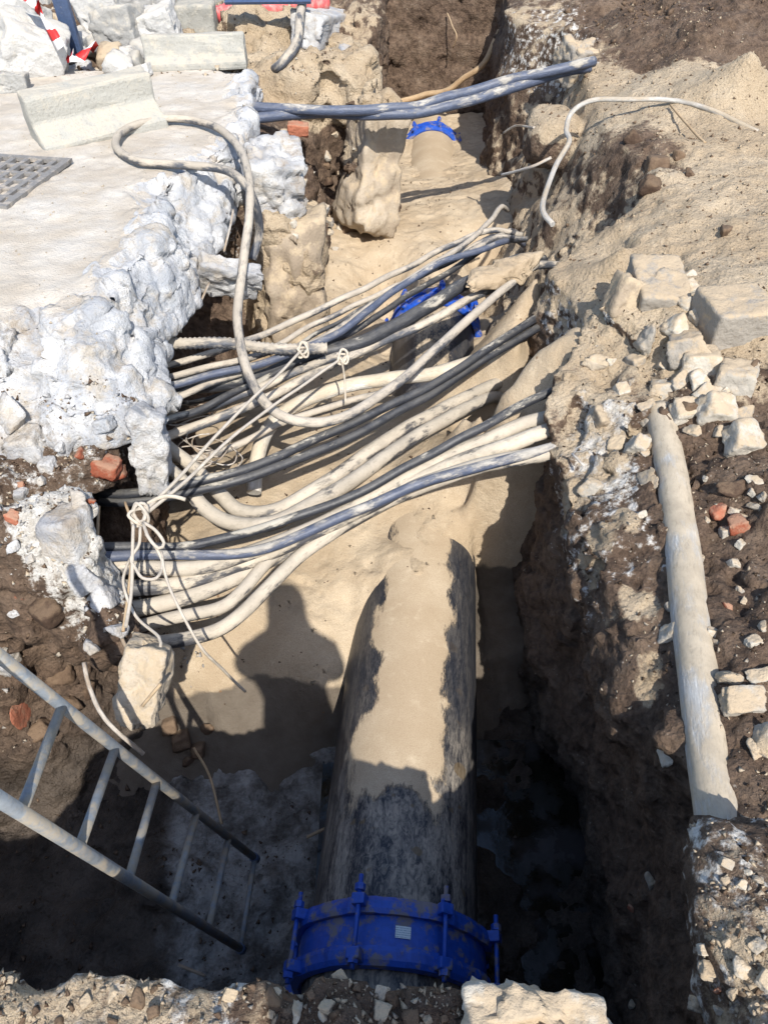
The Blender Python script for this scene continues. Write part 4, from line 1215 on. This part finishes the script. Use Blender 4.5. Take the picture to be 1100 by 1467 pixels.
RST = [(985, 395, 22), (985, 415, 24), (987, 440, 36), (1000, 456, 24), (968, 470, 52, 40), (985, 502, 58, 48), (928, 488, 42, 54), (946, 522, 26), (1002, 522, 52, 40), (1030, 524, 28), (1052, 545, 54, 40), (974, 546, 30), (1000, 547, 30), (1016, 562, 38, 32), (1040, 562, 20),
       (1026, 588, 48, 36), (1062, 596, 36), (980, 592, 40, 30), (993, 617, 28, 18), (1064, 630, 62, 40), (1034, 618, 26), (924, 582, 30), (950, 560, 40, 28), (925, 606, 18), (912, 640, 24, 30), (918, 740, 22), (845, 700, 24, 30), (928, 690, 22, 50), (922, 650, 20), (890, 560, 22), (875, 520, 20), (910, 520, 24),
       (1083, 690, 30, 12), (1076, 706, 12), (1093, 712, 20), (1080, 726, 20), (1050, 733, 13), (1064, 741, 12), (1040, 764, 20), (1010, 686, 11), (1050, 808, 17), (1059, 846, 15), (1063, 861, 15), (1020, 906, 20, 12), (1026, 921, 14), (1064, 1005, 56, 22), (1090, 1062, 44, 52), (1080, 1076, 16, 30), (1045, 975, 40, 36),
       (1088, 965, 44, 34), (1060, 780, 13), (1092, 900, 20), (1078, 920, 22, 14), (1012, 745, 10), (1003, 800, 11), (985, 1010, 20), (958, 870, 22, 34), (962, 910, 24, 34), (1030, 1045, 12),
       (1040, 1237, 18, 10), (1072, 1250, 12), (1062, 1268, 14), (1085, 1262, 16), (1035, 1262, 14, 24), (1020, 1392, 34, 12), (1064, 1392, 42, 26), (1008, 1360, 16), (1040, 1350, 14), (1085, 1355, 18), (1050, 1420, 18), (1078, 1440, 20), (1000, 1440, 20), (1030, 1450, 16), (1095, 1405, 20),
       (905, 1440, 12), (932, 1265, 14, 26), (955, 1085, 22, 36)]
for t_ in RST:
    stone(*t_)
for t_ in [(852, 525, 40, 36), (893, 425, 40, 60), (858, 600, 36, 34), (884, 640, 26, 30)]:
    stone(*t_, mat='sandstone', embed=.5)
for t_ in [(1028, 733, 34, 30), (1056, 752, 32, 22), (1036, 758, 16), (1040, 870, 16), (150, 668, 46, 26), (116, 652, 24, 18), (168, 678, 26, 18), (30, 695, 14), (20, 740, 26, 14), (30, 1020, 18, 70), (130, 720, 16, 12), (905, 1300, 10), (1028, 1418, 12)]:
    stone(*t_, mat='brick')
for t_ in [(100, 770, 56, 70), (150, 860, 60, 50), (120, 830, 40, 40), (165, 905, 30, 26), (110, 720, 40, 34), (40, 640, 50, 40), (15, 600, 40, 60), (70, 668, 22), (60, 690, 20), (30, 710, 22), (90, 640, 26), (180, 620, 26), (150, 610, 30, 20), (130, 930, 30, 20), (10, 950, 34, 26), (20, 785, 22), (45, 800, 14), (20, 880, 16)]:
    stone(*t_, mat='lump', embed=.35)
for t_ in [(1045, 700, 54, 34), (985, 590, 30), (1070, 540, 40), (70, 880, 40), (90, 970, 40), (60, 1050, 34), (100, 1010, 28), (130, 990, 26), (260, 1060, 30), (300, 1045, 24), (285, 1075, 22), (270, 1090, 18), (245, 1040, 26), (470, 260, 20), (450, 330, 18), (500, 330, 22), (480, 300, 16), (940, 240, 30, 22), (905, 205, 26, 24), (970, 225, 16), (985, 250, 18), (1035, 335, 26, 20), (930, 270, 26)]:
    stone(*t_, mat='clod', embed=.3)
R = random.Random(11)
for i in range(90):                                  # stones of the near rim
    px, py = R.uniform(0, 860), R.uniform(1385, 1465)
    p, n, d = hit(px, py)
    if p is not None and p.z > -.25 and p.y < .8:
        stone(px, py, R.choice((10, 10, 12, 13, 15, 18, 26)), mat=R.choice(('stone', 'sandstone', 'sandstone', 'clod', 'clod')))
for i in range(26):
    stone(R.uniform(400, 500), R.uniform(190, 360), R.uniform(10, 18), mat=R.choice(('stone', 'sandstone', 'clod')))

# loose gravel and crumbs, too many to count
def scatter(name, boxes, n, smin, smax, mats, seed, zmin=-3.0, nmin=.25):
    Rr = np.random.RandomState(seed)
    tpl = []
    for q in range(6):
        D, F = ICO[1]
        nn = Rr.normal(size=(9, 3))
        nn /= np.linalg.norm(nn, axis=1, keepdims=True)
        r = 1 / np.max(np.maximum(D @ nn.T, .05), axis=1)
        pts = D * np.minimum(r, 1.6)[:, None]
        bm = bmesh.new()
        for v in pts[::3]:
            bm.verts.new(v)
        bmesh.ops.convex_hull(bm, input=list(bm.verts))
        for v in [v for v in bm.verts if not v.link_faces]:
            bm.verts.remove(v)
        bm.verts.index_update()
        tpl.append((np.array([v.co[:] for v in bm.verts]), np.array([[v.index for v in f.verts] for f in bm.faces])))
        bm.free()
    out = {m: ([], [], 0) for m in mats}
    done = 0
    tries = 0
    areas = np.array([(b[2] - b[0]) * (b[3] - b[1]) * (b[4] if len(b) > 4 else 1) for b in boxes])
    VV = {m: [] for m in mats}
    FF = {m: [] for m in mats}
    cnt = {m: 0 for m in mats}
    while done < n and tries < n * 4:
        tries += 1
        b = boxes[Rr.choice(len(boxes), p=areas / areas.sum())]
        x, y = Rr.uniform(b[0], b[2]), Rr.uniform(b[1], b[3])
        p, nr, i, d = BVH.ray_cast(Vector((x, y, 3)), Vector((0, 0, -1)), 10)
        if p is None or p.z < zmin or nr.z < nmin:
            continue
        if Rr.rand() > .35 + .65 * (math.sin(x * 7.1 + 1.3 * math.sin(y * 5)) * math.sin(y * 6.3) > -.1):
            continue
        s = smin * (smax / smin) ** (Rr.rand() ** 2.2) * .5
        tv_, tf_ = tpl[Rr.randint(6)]
        qn = Quaternion(Rr.normal(size=4)).normalized().to_matrix()
        A = (tv_ * (Rr.uniform(.6, 1.2, 3) * s)) @ np.array(qn).T
        m = mats[Rr.randint(len(mats))]
        VV[m].append(A + np.array([p.x, p.y, p.z + s * .25]))
        FF[m].append(tf_ + cnt[m])
        cnt[m] += len(tv_)
        done += 1
    for m in mats:
        if VV[m]:
            o = link(name, np_mesh(name, np.concatenate(VV[m]), np.concatenate(FF[m]), M[m], smooth=False), kind='stuff')
BX_LIP = [(-.85, .2, .95, .66)]
BX_R = [(.70, .66, 1.55, 2.75), (.85, 2.6, 1.75, 3.3)]
scatter('gravel', BX_LIP, 5000, .003, .022, ['stone', 'clod', 'sandstone'], 1, -.35)
scatter('gravel', BX_R, 4200, .003, .020, ['stone', 'clod', 'clod', 'sandstone'], 2, -.6)
scatter('gravel', [(-1.75, 1.55, -.85, 2.75)], 1700, .006, .035, ['clod', 'lump', 'stone'], 3, -1.5, .1)
scatter('gravel', [(.9, 3.2, 2.6, 7.0), (1.4, 6.5, 3.0, 7.5)], 2600, .006, .032, ['sandstone', 'clod'], 4, -.6)
scatter('gravel', [(-2.6, 2.75, -1.0, 7.0)], 900, .004, .018, ['stone', 'sandstone'], 5, -.1, .8)
scatter('gravel', [(1.6, 7.0, 4.0, 9.5)], 1500, .012, .07, ['clod'], 6, 0)
scatter('gravel', [(-4.2, 6.9, -.4, 9.8), (-.9, 5.2, -.1, 7.4)], 1500, .010, .06, ['stone', 'sandstone', 'clod'], 7, -1.1, .1)
scatter('gravel', [(-1.9, .8, -.3, 1.8)], 500, .008, .035, ['clod'], 8, -2.2, .1)

scatter('sand_crumbs', [(-1.0, 1.9, .8, 9.2)], 1500, .006, .030, ['sandstone', 'clod', 'sandstone'], 9, -1.6, .5)

# ------------------------------------------------------------------ drain grate set in the pavement
gr = empty('drain_grate', (-2.42, 4.62, .016), 'dusty cast iron drain grate set flush in the pavement', 'grate')
gr.rotation_euler = (0, 0, math.radians(-10))
def gbar(name, c, hx, hy, hz=.012):
    V, F = box_faces(c, (hx, 0, 0), (0, hy, 0), (0, 0, hz))
    return link(name, pmesh(name, V, F, M['iron'], smooth=False), gr)
for sx in (-1, 1):
    gbar('frame_bar', (sx * .43, 0, 0), .022, .36)
    gbar('frame_bar', (0, sx * .36, 0), .452, .022, .0115)
for i in range(9):
    gbar('grate_bar', (-.36 + .09 * i, 0, -.001), .016, .335, .010)
for i in range(5):
    gbar('cross_bar', (0, -.24 + .12 * i, -.002), .405, .016, .0095)

# ------------------------------------------------------------------ leaning post, tape, conduit and weed by the rubble
pb = at(110, 78, .02)
pt = at(76, -40, .62)
ax = (pt - pb)
V, F = box_faces((pb + pt) / 2, ax * .5, Vector((.062, 0, 0)), Vector((0, .03, .02)))
po = link('post', bevel_me(pmesh('post', V, F, M['post'], smooth=False), .008))
tag(po, 'dark blue steel post leaning in the rubble heap', 'post')
k = NT('barrier_tape')
wv_ = k.n('ShaderNodeTexWave', bands_direction='X')
k.put(wv_.inputs['Vector'], k.attr('tc', 'Vector'))
wv_.inputs['Scale'].default_value = 1.6
wv_.inputs['Distortion'].default_value = .5
k.out(k.mix(k.ramp(wv_.outputs[1], .48, .52), (.70, .68, .68), (.58, .03, .03)), .45)
def ribbon(pts, w, label):
    V_, F_, TC_ = [], [], []
    P = fillz(pts)
    s_ = 0
    for i, p in enumerate(P):
        if i:
            s_ += (P[i] - P[i - 1]).length
        u = Vector((math.cos(i * .7), .2, math.sin(i * .9) * .6)).normalized() * w
        for j in (-1, 0, 1):
            V_.append(p + u * j + Vector((0, -.012 * (j == 0), .006)))
            TC_.append((s_, j * w, 0))
    for i in range(len(P) - 1):
        for j in (0, 1):
            F_.append((3 * i + j, 3 * i + j + 1, 3 * i + j + 4, 3 * i + j + 3))
    o = link('barrier_tape', pmesh('barrier_tape', V_, F_, k.m, {'tc': TC_}))
    so = o.modifiers.new('thick', 'SOLIDIFY')
    so.thickness = .002
    tag(o, label, 'tape')
ribbon([(36, -4, .5), (48, 2, .5), (56, 12, .45), (66, 30, .38), (76, 48, .3), (88, 70, .22)], .045, 'red and white barrier tape hanging down along the leaning post')
ribbon([(84, 78, .12), (95, 88, .08), (105, 80, .12), (114, 86, .08), (124, 72, .14), (132, 64, .16), (138, 72, .1)], .05, 'crumpled red and white tape wrapped at the post foot')
k = NT('red_plastic')
k.out(k.mix(k.ramp(k.noise(20), .4, .7, 0, .5), (.55, .10, .10), (.62, .42, .36)), .5)
M['redp'] = k.m
tube('corrugated_conduit', fillz([(310, 22, .10), (345, 14, .14), (380, 12, .16), (420, 9, .16), (465, 4, .14)]), .075, 'redp', 'red ribbed plastic conduit crossing behind the grey hose', 'conduit', corr=.07, step=.02, nseg=16)
V, F = box_faces(at(385, -4, .34), (.38, .02, .0), (0, .09, .03), (0, -.008, .012))
tag(link('steel_sheet', bevel_me(pmesh('steel_sheet', V, F, M['post'], smooth=False), .004)), 'bluish flat steel bar lying over the red conduit', 'bar')
k = NT('weed_leaf')
k.out(k.mix(k.noise(30), (.06, .14, .02), (.12, .24, .04)), .6)
V, F = [], []
wb = at(72, 100, .02)
R = random.Random(3)
for i in range(70):
    a, l = R.uniform(0, 6.28), R.uniform(.05, .13)
    c = wb + Vector((R.uniform(-.10, .10), R.uniform(-.05, .08), 0))
    tdir = Vector((math.cos(a) * .6, math.sin(a) * .6, 1)).normalized()
    sd_ = tdir.cross(Vector((0, 0, 1))).normalized() * .011
    n = len(V)
    V += [c, c + tdir * l * .5 + sd_, c + tdir * l + Vector((math.cos(a), math.sin(a), 0)) * .02, c + tdir * l * .5 - sd_]
    F.append((n, n + 1, n + 2, n + 3))
tag(link('weed', pmesh('weed', V, F, k.m)), 'small bright green weed growing beside the stained rubble block', 'plant')

# ------------------------------------------------------------------ the photographer, standing on the near rim behind the camera
k = NT('dark_jacket')
k.out(k.mix(k.noise(20), (.03, .035, .05), (.05, .055, .075)), .9)
body_mat = k.m
k = NT('skin')
k.out((.45, .27, .19), .6)
skin_mat = k.m
hx, hy = .15, -.36
J3 = {'pelvis': (hx, hy - .02, .95), 'waist': (hx, hy - .02, 1.12), 'chest': (hx, hy - .01, 1.33), 'neck': (hx, hy + .03, 1.50), 'head0': (hx, hy + .06, 1.58), 'head1': (hx, hy + .08, 1.68), 'head2': (hx, hy + .06, 1.75),
      'shl': (hx - .19, hy, 1.37), 'ell': (hx - .20, hy + .05, 1.17), 'wrl': (hx - .07, hy + .15, 1.33), 'hal': (hx - .03, hy + .18, 1.41),
      'shr': (hx + .19, hy, 1.37), 'elr': (hx + .20, hy + .05, 1.17), 'wrr': (hx + .07, hy + .15, 1.33), 'har': (hx + .03, hy + .18, 1.41),
      'hil': (hx - .10, hy - .02, .90), 'knl': (hx - .12, hy + .02, .50), 'anl': (hx - .13, hy - .02, .09), 'tol': (hx - .15, hy + .15, .045),
      'hir': (hx + .10, hy - .02, .90), 'knr': (hx + .12, hy + .02, .50), 'anr': (hx + .13, hy - .02, .09), 'tor': (hx + .15, hy + .15, .045)}
RAD = {'pelvis': .15, 'waist': .145, 'chest': .165, 'neck': .115, 'head0': .105, 'head1': .105, 'head2': .08, 'shl': .085, 'shr': .085, 'ell': .052, 'elr': .052, 'wrl': .036, 'wrr': .036, 'hal': .034, 'har': .034,
       'hil': .105, 'hir': .105, 'knl': .068, 'knr': .068, 'anl': .05, 'anr': .05, 'tol': .042, 'tor': .042}
ED = ['pelvis-waist', 'waist-chest', 'chest-neck', 'neck-head0', 'head0-head1', 'head1-head2', 'chest-shl', 'shl-ell', 'ell-wrl', 'wrl-hal', 'chest-shr', 'shr-elr', 'elr-wrr', 'wrr-har',
      'pelvis-hil', 'hil-knl', 'knl-anl', 'anl-tol', 'pelvis-hir', 'hir-knr', 'knr-anr', 'anr-tor']
names = list(J3)
me = bpy.data.meshes.new('person')
me.from_pydata([J3[q] for q in names], [tuple(names.index(w) for w in e.split('-')) for e in ED], [])
me.materials.append(body_mat)
pe = link('person', me)
tag(pe, 'person in a dark jacket standing on the near rim photographing the trench', 'person')
sk = pe.modifiers.new('skin', 'SKIN')
for i, q in enumerate(names):
    me.skin_vertices[0].data[i].radius = (RAD[q], RAD[q] * (.8 if q in ('chest', 'waist') else 1))
me.skin_vertices[0].data[0].use_root = True
pe.modifiers.new('sub', 'SUBSURF').levels = 2
pe.modifiers['sub'].render_levels = 2
